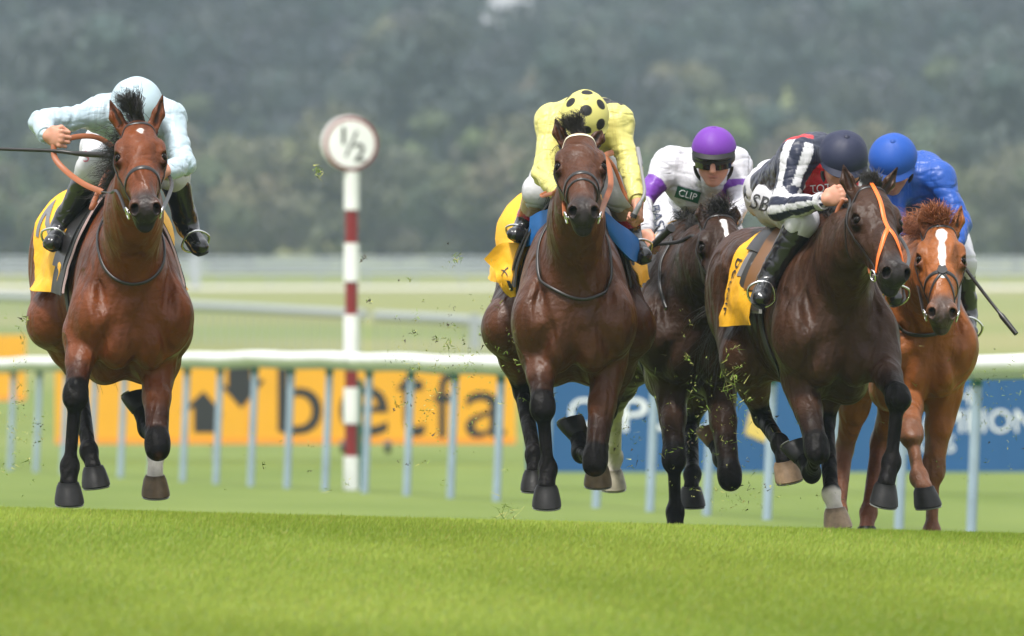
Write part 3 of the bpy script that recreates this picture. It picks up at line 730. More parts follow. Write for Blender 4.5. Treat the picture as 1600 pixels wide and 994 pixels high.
        add(ell(ft, A(.036, .037, .042) * ks, BX, .022)); add(ell(ft + bkd * .016, A(.03, .026, .028) * ks, BX, .015))
        add(seg(ft, co, (.030 * ks, .031 * ks), (.034 * ks, .034 * ks), .02, fw))
        hd = nrm(A(*L['d'])) if 'd' in L else nrm(nrm(co - ft) + A(0, 0, -.6)); ht = A(*L['t']) if 't' in L else fw
        shoes.append((co, hd, ht, L.get('hs', 1.0), L.get('hcol', (.014, .013, .013)), L.get('sock')))
        pc = L.get('points', bk)
        coatjobs += [(m1 * .55 + kn * .45, kn, .10, .10, pc, .75, .97), (kn, ft, .09, .08, pc, .2, 1), (ft, co + hd * .02, .075, .07, pc, .2, 1)]
        if L.get('sock') is not None: coatjobs.append((ft * (1 - L.get('sh', .5)) + co * L.get('sh', .5), co + hd * .03, .055, .06, L['sock'], .25, 1))
        if L.get('inner') is not None: coatjobs.append((el + lf * -side * .02, m1, .10, .06, L['inner'], .9, .8))
    for side, L in zip((-1, 1), hindlegs):
        if L is None: continue
        st, hk, ft, co = [P(*L[k]) for k in ('stifle', 'hock', 'fetlock', 'coronet')]
        ks = L.get('s', 1.0)
        add(seg(M(-.90, side * .14, 1.18), st, (.145, .20), (.10, .13), .08, fw))
        m1 = st * .5 + hk * .5
        add(seg(st, m1, (.092, .12), (.062, .075), .05, fw)); add(seg(m1, hk, (.062, .075), (.038, .045), .04, fw))
        gd = nrm(hk - st); cd = nrm(ft - hk); bd = nrm(gd - cd)
        add(ell(hk, A(.045, .038, .055), BX, .02)); add(seg(hk + bd * .03 - cd * .05, hk + bd * .01 + cd * .08, .024, .02, .02))
        add(seg(m1 + bd * .04, hk + bd * .045 - cd * .03, .022, .018, .025))
        add(seg(hk + cd * .03, ft - cd * .02, (.036, .042), (.031, .037), .02, fw))
        add(ell(ft, A(.039, .040, .046), BX, .025)); add(seg(ft, co, (.031, .032), (.035, .035), .02, fw))
        hd = nrm(A(*L['d'])) if 'd' in L else nrm(nrm(co - ft) + A(0, 0, -.6)); ht = A(*L['t']) if 't' in L else fw
        shoes.append((co, hd, ht, L.get('hs', 1.0), L.get('hcol', (.014, .013, .013)), L.get('sock')))
        pc = L.get('points', bk)
        coatjobs += [(m1 * .2 + hk * .8, hk, .10, .09, pc, .7, .9), (hk, ft, .09, .08, pc, .25, 1), (ft, co + hd * .02, .08, .07, pc, .2, 1)]
        if L.get('sock') is not None: coatjobs.append((ft * (1 - L.get('sh', .3)) + co * L.get('sh', .3), co + hd * .03, .055, .06, L['sock'], .25, 1))
    # mesh: body coarse, head fine, joined along a cut through the neck into one mesh
    allp = pr + hp
    U = [p for p in allp if p[1] == 'u']
    gb = sdf(allp, .009)
    lo = np.min([p[3] for p in hp if p[1] == 'u'], 0) - .03; hi = np.max([p[4] for p in hp if p[1] == 'u'], 0) + .03
    gh = sdf(allp, .0042, lo, hi)
    cutp = H(.02, -.16, 0); cutn = nrm(a * .75 + n * .65)
    hc = (lo + hi) / 2
    Vb, Qb = surfnet(gb); Vh, Qh = surfnet(gh)
    inb = np.all((Vb[Qb].mean(1) > lo + .012) & (Vb[Qb].mean(1) < hi - .012), axis=1)
    side_b = (Vb[Qb].mean(1) - cutp) @ cutn
    Qb = Qb[~(inb & (side_b > .006))]; u_, inv = np.unique(Qb, return_inverse=True); Vb = Vb[u_]; Qb = inv.reshape(Qb.shape)
    Vh, Qh = clip_keep(Vh, Qh, cutp, cutn, -.006)
    inh = np.all((Vh > lo + .006) & (Vh < hi - .006), axis=1); Qh = Qh[np.all(inh[Qh], axis=1)]; u_, inv = np.unique(Qh, return_inverse=True); Vh = Vh[u_]; Qh = inv.reshape(Qh.shape)
    V = np.concatenate([Vb, Vh]); Q = np.concatenate([Qb, Qh + len(Vb)])
    coat = np.asarray(coat)
    jobs = []
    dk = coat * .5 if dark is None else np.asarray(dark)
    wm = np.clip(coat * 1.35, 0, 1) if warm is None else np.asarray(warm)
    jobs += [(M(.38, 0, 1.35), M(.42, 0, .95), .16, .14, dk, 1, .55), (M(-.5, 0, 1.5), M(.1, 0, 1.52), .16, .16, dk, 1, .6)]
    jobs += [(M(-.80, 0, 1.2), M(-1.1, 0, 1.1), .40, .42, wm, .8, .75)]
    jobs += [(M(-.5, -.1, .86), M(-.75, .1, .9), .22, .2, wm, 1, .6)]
    jobs += [(H(.51, -.05, 0), H(.57, -.09, 0), .10, .125, mealy, .6, .98), (H(.55, -.13, 0), H(.56, -.13, 0), .05, .05, np.asarray(mealy) * .8, .5, .9)]
    for sx in (-1, 1):
        jobs += [(H(.19, -.045, sx * .1), H(.225, -.045, sx * .1), .050, .046, dk * .35, .75, .95), (H(.56, -.028, sx * .05), H(.53, -.03, sx * .045), .016, .016, (.004, .003, .003), .4, 1)]
    for eb, tp, fr in ears: jobs += [(eb * .3 + tp * .7, tp, .02, .02, dk * .6, .9, .8), (eb * .75 + tp * .25 + fr * .012, eb * .3 + tp * .7 + fr * .005, .011, .008, (.03, .02, .018), .5, .9)]
    jobs += coatjobs
    for mk_ in marks: jobs.append((H(*mk_[0]), H(*mk_[1]), mk_[2], mk_[3], mk_[4], mk_[5], 1))
    col = paint(V + vnoise(V, 30)[:, None] * .006, coat, jobs)
    base = A(org[0], org[1], float(ground(org[0], org[1])))
    o = mk('horse', V, Q, M_coat, base=base, col=col); tag(o, label, 'horse', 'racehorses galloping')
    for K, d, t, hs, hc_, sock in shoes: hoof(o, K + nrm(d) * .008, d, t, hs, hc_)
    for sx in (-1, 1):
        c = H(.205, -.029, sx * .0905); Vv = []
        V_, F_ = lathe([(.0001, -1), (.5, -.866), (.866, -.5), (1, 0), (.866, .5), (.5, .866), (.0001, 1)], 16); mk('eye', c + (V_ * A(.0185, .0185, .0185) * s), F_, M_eye, o)
    return dict(o=o, gb=gb, gh=gh, H=H, M=M, P=P, HX=HX, fw=fw, lf=lf, up=up, s=s, D0=D0, ears=ears, coat=coat)
def nrmrot(HX, a):
    a0, n0, l0 = HX; c, s_ = math.cos(a), math.sin(a); return np.array([a0 * c + l0 * s_, n0, l0 * c - a0 * s_])

def bridle(h, noseband=.34, nose='single', brow=M_leather, xnose=False, lead=None):
    H, g, o = h['H'], h['gh'], h['o']; s = h['s']
    rt = o
    def st(name, pts, w=.0085, m=M_leather, n=46, off=.0025, par=None): V, Fc = strap(g, [H(*q) for q in pts], w, .003, off, n); return mk(name, V, Fc, m, par or rt)
    st('browband', [(.085, -.075, -.12), (.055, -.03, -.10), (.040, .02, -.06), (.038, .05, 0), (.040, .02, .06), (.055, -.03, .10), (.085, -.075, .12)], .0085, brow)
    for sx in (-1, 1):
        st('cheekpiece', [(.07, -.07, sx * .12), (.20, -.10, sx * .12), (.34, -.11, sx * .1), (.455, -.105, sx * .08)], .0075)
        st('throatlatch', [(.05, -.06, sx * .11), (.12, -.16, sx * .10), (.19, -.24, sx * .06), (.20, -.27, 0)], .005)
        st('headpiece', [(.075, -.06, sx * .12), (.01, -.06, sx * .10), (-.035, -.06, sx * .03)], .009)
    if noseband:
        a_ = noseband
        lp = [(a_ + .03, -.20, 0), (a_ + .02, -.15, -.09), (a_, -.06, -.09), (a_ - .005, .0, -.06), (a_ - .005, .03, 0), (a_ - .005, .0, .06), (a_, -.06, .09), (a_ + .02, -.15, .09), (a_ + .03, -.20, 0)]
        st('noseband', lp, .0105)
        if nose == 'double': st('noseband', [(x + .045, y - (.0), z * .9) for x, y, z in lp], .006)
    if xnose:
        for sx in (-1, 1):
            st('noseband_cross', [(.30, .03, -sx * .012), (.345, .03, sx * .0), (.40, .0, sx * .05), (.45, -.08, sx * .08)], .0065)
        c = proj(g, [H(.335, .03, 0)], .004)[0]; nn = grad(g, c[None])[0]; V, Fc = tube(np.array([c - nn * .003, c + nn * .004]), .022, 20); mk('nose_pad', V, Fc, M_leather, rt)
    bits = []
    for sx in (-1, 1):
        c = H(.488, -.100, sx * .062); a, n, l = h['HX']
        ax1 = nrm(a + l * sx * -.25); ax2 = nrm(n + l * sx * .15)
        R_ = .023 * s; t = np.linspace(0, 2 * np.pi, 29); Pn = np.array([c + l * sx * .008 + (ax1 * math.cos(q) + ax2 * math.sin(q)) * R_ for q in t])
        V, Fc = tube(Pn, .0042, 8, up=l, caps=False); mk('bit_ring', V, Fc, M_metal, rt)
        V, Fc = tube(np.array([c - l * sx * .02, c + l * sx * .012]), .007, 8); mk('bit', V, Fc, M_metal, rt)
        bits.append(c + l * sx * .012 - a * .025 - n * .01)
    return bits

def rein(h, pts, w=.0085, m=M_brown, name='rein', t=.0035, n=40):
    V, Fc = tube(spline(pts, n), w, 8, flat=t / w, up=(.2, -1, .1)); return mk(name, V, Fc, m, h['o'])

def cloth(h, f0, f1, th0, th1, m, name='saddlecloth', off=.012, flare=0., nf=34, nt=60, th=.004, edge=None, fl=None, zc=1.16, seed=0, wav=.01):
    """a sheet laid over the back: f along the body, angle th from straight up (negative = the horse's right); f0, f1 may be functions of u in 0..1"""
    g = h['gb']; M, fw, lf, up = h['M'], h['fw'], h['lf'], h['up']
    Vv = []
    def at(u, v, extra=0.):
        ang = th0 + (th1 - th0) * u; a0 = f0(u) if callable(f0) else f0; a1 = f1(u) if callable(f1) else f1
        f = a0 + (a1 - a0) * v; c = M(f, 0, zc); d = lf * math.sin(ang) + up * math.cos(ang)
        r = np.linspace(.62, .08, 110); ds = samp(g, c + r[:, None] * d)
        k = np.argmax(ds < off); k = k if ds[k] < off else len(r) - 1
        if k: q = (ds[k - 1] - off) / (ds[k - 1] - ds[k] + 1e-9); rr = r[k - 1] + (r[k] - r[k - 1]) * q
        else: rr = r[0]
        e = abs(ang); ed = smooth01((e - .9) / .9)
        wv = wav * mnoise.noise((f * 5 + seed, ang * 4, seed * .7)) + wav * .7 * mnoise.noise((f * 12 + seed, ang * 7, 3 + seed))
        return c + d * (rr + extra + flare * ed + (wv * (.5 + ed) if wav else 0) + wav)
    V = np.array([at(u, v) for u in np.linspace(0, 1, nt) for v in np.linspace(0, 1, nf)])
    # smooth the sheet a little
    G = V.reshape(nt, nf, 3)
    for _ in range(2): G[1:-1, 1:-1] = (G[:-2, 1:-1] + G[2:, 1:-1] + G[1:-1, :-2] + G[1:-1, 2:] + 2 * G[1:-1, 1:-1]) / 6
    V = G.reshape(-1, 3)
    Fc = [(i * nf + j, (i + 1) * nf + j, (i + 1) * nf + j + 1, i * nf + j + 1) for i in range(nt - 1) for j in range(nf - 1)]
    V2, F2 = solid(V, Fc, th)
    o = mk(name, V2, F2, m, h['o'])
    def smp(u, v, e=.004):
        x, y = np.clip(u, 0, 1) * (nt - 1), np.clip(v, 0, 1) * (nf - 1); i, j = min(int(x), nt - 2), min(int(y), nf - 2); a, b = x - i, y - j
        p = G[i, j] * (1 - a) * (1 - b) + G[i + 1, j] * a * (1 - b) + G[i, j + 1] * (1 - a) * b + G[i + 1, j + 1] * a * b
        nn = nrm(np.cross(G[i + 1, j] - G[i, j], G[i, j + 1] - G[i, j])); c = M(-.3, 0, zc); nn = nn if nn.dot(p - c) > 0 else -nn
        return p + nn * (th * .5 + e)
    return o, smp, G
def solid(V, Fc, th):
    """give an open sheet thickness"""
    V = np.asarray(V, float); Q = np.array(Fc); n = np.zeros_like(V)
    q = np.cross(V[Q[:, 2]] - V[Q[:, 0]], V[Q[:, -1]] - V[Q[:, 1]])
    for i in range(Q.shape[1]): np.add.at(n, Q[:, i], q)
    n /= np.linalg.norm(n, axis=1)[:, None] + 1e-12; m = len(V)
    E = {}
    for f in Fc:
        for i in range(len(f)): E[(f[i], f[(i + 1) % len(f)])] = 1
    F2 = [tuple(f) for f in Fc] + [tuple(i + m for i in f[::-1]) for f in Fc]
    for (a, b) in E:
        if (b, a) not in E: F2.append((b, a, a + m, b + m))
    return np.concatenate([V + n * th / 2, V - n * th / 2]), F2
def on_cloth(name, smp, txt, u0, u1, v0, v1, m, parent, swap=False, L=.03):
    """lettering laid on a cloth: text x runs u0..u1, text y runs v0..v1 (swap: x along v)"""
    V, Fc = text_mesh(txt); mn, mx = V.min(0), V.max(0); asp = (mx - mn)[0] / (mx - mn)[1]
    V, Fc = refine(V, Fc, (mx - mn)[1] * .12)
    U = (V - mn) / (mx - mn)
    P = [smp(v0 + (v1 - v0) * y, u0 + (u1 - u0) * x) if swap else smp(u0 + (u1 - u0) * x, v0 + (v1 - v0) * y) for x, y in U]
    return mk(name, P, Fc, m, parent, smooth=False)
def sheet(name, grid, m, parent, th=.004, wav=.012, sc=9, seed=0, sub=5):
    """cloth panel from a coarse grid of points"""
    G = np.array(grid, float); a = np.array([spline(r, (G.shape[1] - 1) * sub + 1) for r in G]); G = np.array([spline(a[:, j], (len(G) - 1) * sub + 1) for j in range(a.shape[1])]).transpose(1, 0, 2)
    nt, nf = G.shape[:2]; V = G.reshape(-1, 3); V = V + np.stack([vnoise(V, sc, seed), vnoise(V, sc, seed + 5), vnoise(V, sc, seed + 11)], 1) * wav
    Fc = [(i * nf + j, (i + 1) * nf + j, (i + 1) * nf + j + 1, i * nf + j + 1) for i in range(nt - 1) for j in range(nf - 1)]
    V2, F2 = solid(V, Fc, th); G = V.reshape(nt, nf, 3)
    def smp(u, v, e=.004):
        x, y = np.clip(u, 0, 1) * (nt - 1), np.clip(v, 0, 1) * (nf - 1); i, j = min(int(x), nt - 2), min(int(y), nf - 2); q, b = x - i, y - j
        p = G[i, j] * (1 - q) * (1 - b) + G[i + 1, j] * q * (1 - b) + G[i, j + 1] * (1 - q) * b + G[i + 1, j + 1] * q * b
        nn = nrm(np.cross(G[i + 1, j] - G[i, j], G[i, j + 1] - G[i, j])); nn = nn if nn.dot(A(p[0], p[1], 0) - A(0, 0, 0)) < 0 else -nn
        return p + nn * (th * .5 + e)
    return mk(name, V2, F2, m, parent), smp
# ------------------------------------------------------------------ the five runners
BLK = (.012, .010, .010)
WHT = (.60, .55, .50)
h1 = horse('bright bay horse with a small white star, galloping alone at the far left', 40.0, (205, 474), (150, 385), R(9),
    dict(poll=(216, 192, -.62), muzzle=(234, 318), yaw=R(4), roll=0),
    [dict(elbow=(130, 520, .02), knee=(118, 618, -.22), fetlock=(109, 729, -.22), coronet=(107, 755, -.25), d=(0, .18, -1), hs=1.02),
     dict(elbow=(244, 560, .1), knee=(246, 694, -.12), fetlock=(230, 668, .2), coronet=(220, 640, .24), d=(-.3, .3, 1), t=(-.3, .8, .2))],
    [dict(stifle=(82, 500, .75), hock=(122, 592, .95), fetlock=(139, 706, .62), coronet=(146, 730, .58), d=(.12, .1, -1), t=(.1, -1, 0)),
     dict(stifle=(262, 510, .75), hock=(252, 620, .98), fetlock=(244, 708, .6), coronet=(242, 744, .55), d=(0, .2, -1), sock=WHT, sh=-.1, hcol=(.12, .08, .045))],
    (.125, .031, .006), fat=.91, neckw=.95, marks=[((.10, .03, .004), (.125, .03, .004), .019, .012, (.7, .66, .62), .5)],
    earR=(172, 157), earL=(254, 149))
h2 = horse('dark bay horse with a white beaded browband, galloping in the middle', 40.2, (897, 480), (883, 380), R(1),
    dict(poll=(905, 212, -.45), muzzle=(911, 322), yaw=R(2), roll=0),
    [dict(elbow=(842, 545, .02), knee=(848, 636, -.22), fetlock=(856, 733, -.22), coronet=(854, 760, -.26), d=(0, .18, -1), hs=1.02),
     dict(elbow=(950, 560, .1), knee=(930, 718, -.1), fetlock=(908, 706, .22), coronet=(903, 680, .28), d=(-.35, .3, 1), t=(-.4, .8, .2))],
    [dict(stifle=(792, 510, .75), hock=(816, 610, .95), fetlock=(835, 712, .62), coronet=(835, 736, .58), d=(0, .1, -1)),
     dict(stifle=(985, 510, .75), hock=(950, 640, .98), fetlock=(936, 700, .6), coronet=(934, 728, .55), d=(0, .2, -1), hcol=(.13, .09, .05), sock=WHT, sh=.8)],
    (.072, .024, .009), earR=(868, 186), earL=(940, 204), fat=.93, neckw=.93, warm=(.17, .056, .02))
h4 = horse('near black bay horse wearing an orange nose strap, second from the right', 40.0, (1305, 502), (1200, 432), R(10.5),
    dict(poll=(1358, 292, -.5), muzzle=(1398, 418), yaw=R(24), roll=0),
    [dict(elbow=(1252, 590, .05), knee=(1276, 700, -.15), fetlock=(1268, 738, .15), coronet=(1254, 716, .22), d=(-.4, .3, 1), t=(-.4, .8, .2)),
     dict(elbow=(1375, 560, -.05), knee=(1403, 622, -.35), fetlock=(1393, 722, -.38), coronet=(1384, 757, -.42), d=(-.18, .2, -1), t=(.25, -1, 0))],
    [dict(stifle=(1165, 560, .75), hock=(1190, 650, .95), fetlock=(1219, 694, .65), coronet=(1225, 722, .6), d=(.2, .15, -1), t=(.3, -1, 0), hcol=(.24, .16, .10)),
     dict(stifle=(1300, 560, .62), hock=(1290, 660, .7), fetlock=(1299, 772, .3), coronet=(1305, 795, .26), d=(.1, .05, -1), sock=WHT, sh=.2, hcol=(.30, .21, .14))],
    (.042, .018, .0095), earR=(1318, 258), earL=(1402, 262), warm=(.17, .068, .03), mealy=(.022, .019, .019), neckw=.93, fat=.93)
h3 = horse('dark brown horse with a white blaze, running in the second rank behind', 42.0, (1085, 502), (1040, 430), R(8),
    dict(poll=(1124, 336, -.4), muzzle=(1142, 455), yaw=R(10), roll=0),
    [dict(elbow=(1050, 600, .05), knee=(1053, 716, -.1), fetlock=(1055, 800, -.1), coronet=(1055, 822, -.12), d=(0, -.2, -1)),
     dict(elbow=(1122, 590, .05), knee=(1140, 742, -.15), fetlock=(1128, 716, .15), coronet=(1118, 692, .22), d=(-.3, .3, 1), t=(-.3, .8, .2), hcol=(.16, .09, .05))],
    [dict(stifle=(985, 560, .8), hock=(960, 640, 1.2), fetlock=(960, 715, 1.5), coronet=(957, 735, 1.5), d=(0, .2, -1), points=(.5, .46, .4), hcol=(.3, .27, .2)),
     dict(stifle=(1110, 570, .8), hock=(1078, 660, .95), fetlock=(1082, 742, .65), coronet=(1080, 762, .6), d=(0, .1, -1))],
    (.034, .016, .009), marks=[((.09, .03, .004), (.16, .03, .006), .020, .016, (.72, .70, .68), .35), ((.16, .03, .006), (.28, .03, .012), .014, .010, (.72, .7, .68), .35)],
    earR=(1095, 318), earL=(1150, 322), mealy=(.022, .019, .019))
h5 = horse('bright chestnut horse with a long white stripe down its face, far right', 41.6, (1440, 522), (1395, 430), R(14),
    dict(poll=(1470, 352, -.6), muzzle=(1466, 480), yaw=R(2), roll=0),
    [dict(elbow=(1418, 605, .0), knee=(1424, 678, -.3), fetlock=(1436, 746, -.38), coronet=(1444, 762, -.42), d=(.12, .1, -1), t=(.3, -1, -.1), points=(.17, .07, .035)),
     dict(elbow=(1474, 610, .1), knee=(1458, 735, .1), fetlock=(1456, 832, .1), coronet=(1456, 852, .06), d=(0, -.2, -1), points=(.17, .065, .03))],
    [dict(stifle=(1350, 570, .8), hock=(1320, 700, 1.0), fetlock=(1310, 800, .8), coronet=(1308, 824, .78), d=(0, -.2, -1), points=(.19, .075, .04)),
     dict(stifle=(1420, 570, .8), hock=(1374, 690, 1.05), fetlock=(1357, 802, .9), coronet=(1354, 826, .85), d=(0, -.2, -1), points=(.15, .05, .025))],
    (.25, .078, .018), marks=[((.09, .03, 0), (.14, .03, 0), .030, .024, (.74, .72, .7), .3), ((.14, .03, 0), (.36, .02, .004), .021, .016, (.74, .72, .7), .35)],
    earR=(1442, 318), earL=(1502, 322), mealy=(.07, .05, .043), fat=.82, dark=(.17, .047, .012), warm=(.30, .105, .03))
# ------------------------------------------------------------------ jockeys
M_skin = mat('skin', rough=.5, spec=.35, attr=True, vary=.08, vscale=30, subs=.08)
M_silk = mat('racing_silk', rough=.42, spec=.4, attr=True, bump=.35, bscale=9, bdist=.03, sheen=.05)
def creases(m):
    t = m.node_tree; N = t.nodes; L = t.links; b = N['Principled BSDF']; tc = [n for n in N if n.type == 'TEX_COORD'][0]; src = b.inputs['Normal'].links[0].from_socket
    for sc, seed in (((3, 5, 9), .0), ((9, 5, 2.5), 3.7)):
        mp = N.new('ShaderNodeMapping'); mp.inputs['Scale'].default_value = sc; mp.inputs['Location'].default_value = (seed,) * 3; L.new(tc.outputs['Object'], mp.inputs[0])
        nz = N.new('ShaderNodeTexNoise'); nz.inputs['Scale'].default_value = 1; nz.inputs['Detail'].default_value = 2; nz.inputs['Distortion'].default_value = 1.4; L.new(mp.outputs[0], nz.inputs[0])
        s1 = N.new('ShaderNodeMath'); s1.operation = 'SUBTRACT'; s1.inputs[1].default_value = .5; L.new(nz.outputs['Fac'], s1.inputs[0]); s2 = N.new('ShaderNodeMath'); s2.operation = 'ABSOLUTE'; L.new(s1.outputs[0], s2.inputs[0])
        bp = N.new('ShaderNodeBump'); bp.inputs['Strength'].default_value = .27; bp.inputs['Distance'].default_value = .06; L.new(s2.outputs[0], bp.inputs['Height']); L.new(src, bp.inputs['Normal']); src = bp.outputs[0]
    L.new(src, b.inputs['Normal'])
creases(M_silk)
M_breech = mat('white_breeches', rough=.6, attr=True, bump=.4, bscale=20, bdist=.012)
M_boot = mat('riding_boot', rough=.22, spec=.6, attr=True, bump=.25, bscale=25, bdist=.006, coat=.3)
M_cap = mat('cap_silk', rough=.55, spec=.3, attr=True, bump=.12, bscale=40, bdist=.004)
SKIN = (.52, .25, .17)

def hand_prims(wr, p, g, c, s=1.0, fa=None):
    """a fist: p = wrist to knuckles, g = knuckle row from index to little finger, c = the way the palm faces"""
    p = nrm(p); g = nrm(np.asarray(g) - p * np.dot(p, g)); c = nrm(np.asarray(c) - p * np.dot(p, c) - g * np.dot(g, c)); o = []
    fa = p if fa is None else fa
    o.append(seg(wr - fa * .05, wr + p * .015, .027 * s, .026 * s, .015))
    o.append(ell(wr + p * .052 * s, A(.050, .041, .018) * s, np.array([p, g, c]), .015))
    K = wr + p * .088 * s
    for i, (l, r) in enumerate(((.94, .0092), (1.05, .0095), (1.0, .0090), (.8, .0080))):
        b = K + g * (i - 1.5) * .0200 * s - p * (.004 if i in (0, 3) else 0) - c * .003
        k1 = b + (p * .50 + c * .80) * .036 * l * s; k2 = k1 + (c * .62 - p * .75) * .026 * l * s; k3 = k2 + (-p * .95 - c * .3) * .019 * l * s
        o += [ell(b, .0115 * s, None, .006), seg(b, k1, r * s, r * .95 * s, .004), seg(k1, k2, r * .95 * s, r * .9 * s, .003), seg(k2, k3, r * .9 * s, r * .8 * s, .003)]
    t0 = wr + p * .028 * s - g * .030 * s + c * .004; t1 = t0 + (p * .62 - g * .35 + c * .45) * .044 * s; t2 = t1 + (p * .55 + c * .7 + g * .35) * .032 * s
    o += [seg(wr + p * .01, t0, .017 * s, .016 * s, .012), seg(t0, t1, .0140 * s, .0112 * s, .008), seg(t1, t2, .0110 * s, .0090 * s, .004)]
    return o

def rider(label, h, J, up, face, jacket, cap, breech=(.55, .55, .58), boot=None, cap_dots=None, hands=('R', 'L'), hg=None, seedn=0, capr=.112, jfun=None, vest=None, slack=.80, goggles=None, peak=None):
    P = h['P']; q = {k: P(*v) for k, v in J.items()}
    lat = h['lf']; fw = h['fw']
    U = nrm(A(*up)); Fv = nrm(A(*face)); Fv = nrm(Fv - U * U.dot(Fv)); Lt = np.cross(U, Fv); HX = np.array([Fv, Lt, U]); hd = q['head']
    base = q['pelvis'] * A(1, 1, 0) + A(0, 0, h['M'](-.3, 0, 1.45)[2])
    spine = nrm(q['chest'] - q['pelvis']); dors = nrm(A(0, 0, 1) - spine * spine[2]) if abs(spine[2]) < .95 else A(0, 1, 0)
    # --- the body, one mesh: trunk and limbs, finer head and hands
    b = [seg(q['pelvis'], q['chest'], (.09, .07), (.10, .075), .05, dors), ell(q['pelvis'], .085, None, .06), seg(q['chest'], hd - U * .07, .06, .05, .05)]
    for s in 'RL':
        b += [seg(q['chest'], q['sh' + s], .07, .05, .05), seg(q['sh' + s], q['el' + s], .042, .030, .03), seg(q['el' + s], q['wr' + s], .030, .021, .02)]
        b += [seg(q['hip' + s], q['kn' + s], .075, .05, .05), seg(q['kn' + s], q['an' + s], .042, .026, .03), seg(q['an' + s], q['an' + s] * .2 + q['to' + s] * .8, .026, .016, .02)]
    Vb, Qb = surfnet(sdf(b, .012))
    hp = [ell(hd + U * .02, A(.098, .078, .105), HX, .03), ell(hd + Fv * .028 - U * .055, A(.066, .058, .068), HX, .03), ell(hd + Fv * .068 - U * .098, A(.026, .030, .020), HX, .02),
          seg(hd + Fv * .094 + U * .005, hd + Fv * .118 - U * .032, .009, .014, .012), ell(hd + Fv * .080 + U * .018, A(.018, .052, .011), HX, .015),
          ell(hd + Fv * .086 - U * .066, A(.014, .024, .007), HX, .006), ell(hd + Fv * .083 - U * .077, A(.014, .021, .007), HX, .006), ell(hd + Fv * .099 - U * .0715, A(.012, .022, .0022), HX, .003, 's'),
          seg(hd - U * .06 - Fv * .01, q['chest'] * .35 + hd * .65 - U * .05, .055, .058, .03)]
    for sx in (-1, 1):
        hp += [ell(hd + Fv * .088 + Lt * sx * .030 + U * .000, A(.014, .017, .011), HX, .010, 's'), ell(hd + Fv * .062 + Lt * sx * .048 - U * .022, A(.026, .020, .02), HX, .02),
               ell(hd - Fv * .005 + Lt * sx * .078 - U * .01, A(.018, .009, .030), HX, .008), ell(hd + Fv * .080 + Lt * sx * .030 + U * .001, A(.0125, .0125, .0125), HX, .003)]
    Vh, Qh = surfnet(sdf(hp, .0045)); parts = [(Vb, Qb), (Vh, Qh)]
    cols = [np.tile(SKIN, (len(Vb), 1)), paint(Vh, SKIN, [(hd + Fv * .1 - U * .066 - Lt * .02, hd + Fv * .1 - U * .066 + Lt * .02, .014, .014, (.42, .14, .11), .6, .7), (hd + Fv * .09 + Lt * .03, hd + Fv * .09 + Lt * .03, .012, .012, (.08, .05, .04), .5, .8), (hd + Fv * .09 - Lt * .03, hd + Fv * .09 - Lt * .03, .012, .012, (.08, .05, .04), .5, .8), (hd + Fv * .07 - U * .09 - Lt * .04, hd + Fv * .07 - U * .09 + Lt * .04, .05, .05, (.36, .19, .14), .9, .5)])]
    for s in 'RL':
        if s not in hands: continue
        gp = (hg or {}).get(s, {}); p = nrm(A(*gp['p'])) if 'p' in gp else nrm(q['wr' + s] - q['el' + s])
        sg = 1 if s == 'R' else -1
        V_, Q_ = surfnet(sdf(hand_prims(q['wr' + s], p, A(*gp.get('g', (0, 0, -1))), A(*gp.get('c', (sg, 0, 0))), 1.0, nrm(q['wr' + s] - q['el' + s])), .0036)); parts.append((V_, Q_)); cols.append(np.tile(np.array(SKIN) * 1.02, (len(V_), 1)))
    n = 0; VV = []; QQ = []
    for V_, Q_ in parts: VV.append(V_); QQ.append(Q_ + n); n += len(V_)
    o = mk('person', np.concatenate(VV), np.concatenate(QQ), M_skin, base=base, col=np.concatenate(cols)); tag(o, label, 'person', 'jockeys')
    # --- jacket
    j = [seg(q['pelvis'] + spine * .02, q['chest'], (.150 * slack, .115), (.178 * slack, .125), .06, dors), ell(q['chest'], (.15, .15, .14), None, .06), seg(q['chest'], hd - U * .085, .085, .068, .06)]
    for s in 'RL':
        j += [seg(q['chest'] + (q['sh' + s] - q['chest']) * .3, q['sh' + s], .105, .082, .06), seg(q['sh' + s], q['el' + s], .076 * slack, .064 * slack, .05), seg(q['el' + s], q['wr' + s] - nrm(q['wr' + s] - q['el' + s]) * .015, .062 * slack, .036, .03)]
    g = sdf(j, .0065); V, Q = surfnet(g)
    V0 = V.copy(); V = wrinkle(V, Q, .0075, 6.5, seedn, (1.35, .9, .5)); V = wrinkle(V, Q, .0038, 12, seedn + 4, (.45, .8, 1.35))
    C = jfun(V0, q, g) if jfun else np.tile(np.asarray(jacket, float), (len(V), 1))
    jk = mk('jacket', V, Q, M_silk, o, col=C)
    for s in 'RL':
        a = nrm(q['wr' + s] - q['el' + s]); c = q['wr' + s] - a * .012; V_, F_ = tube(np.array([c - a * .016, c, c + a * .012]), [.040, .039, .037], 16); mk('cuff', V_, F_, M_silk, jk, col=np.tile(C[np.argmin(np.linalg.norm(V - c, axis=1))] * .9, (len(V_), 1)))
    # --- breeches
    br = [ell(q['pelvis'], (.125, .14, .12), None, .06)]
    for s in 'RL': br += [seg(q['pelvis'], q['hip' + s], .115, .100, .06), seg(q['hip' + s], q['kn' + s], .098, .070, .05), seg(q['kn' + s], q['kn' + s] + (q['an' + s] - q['kn' + s]) * .22, .066, .060, .03)]
    gbr = sdf(br, .0075); V, Q = surfnet(gbr); V = wrinkle(V, Q, .006, 9, seedn + 20); bo = mk('breeches', V, Q, M_breech, o, col=np.tile(np.asarray(breech, float), (len(V), 1)))
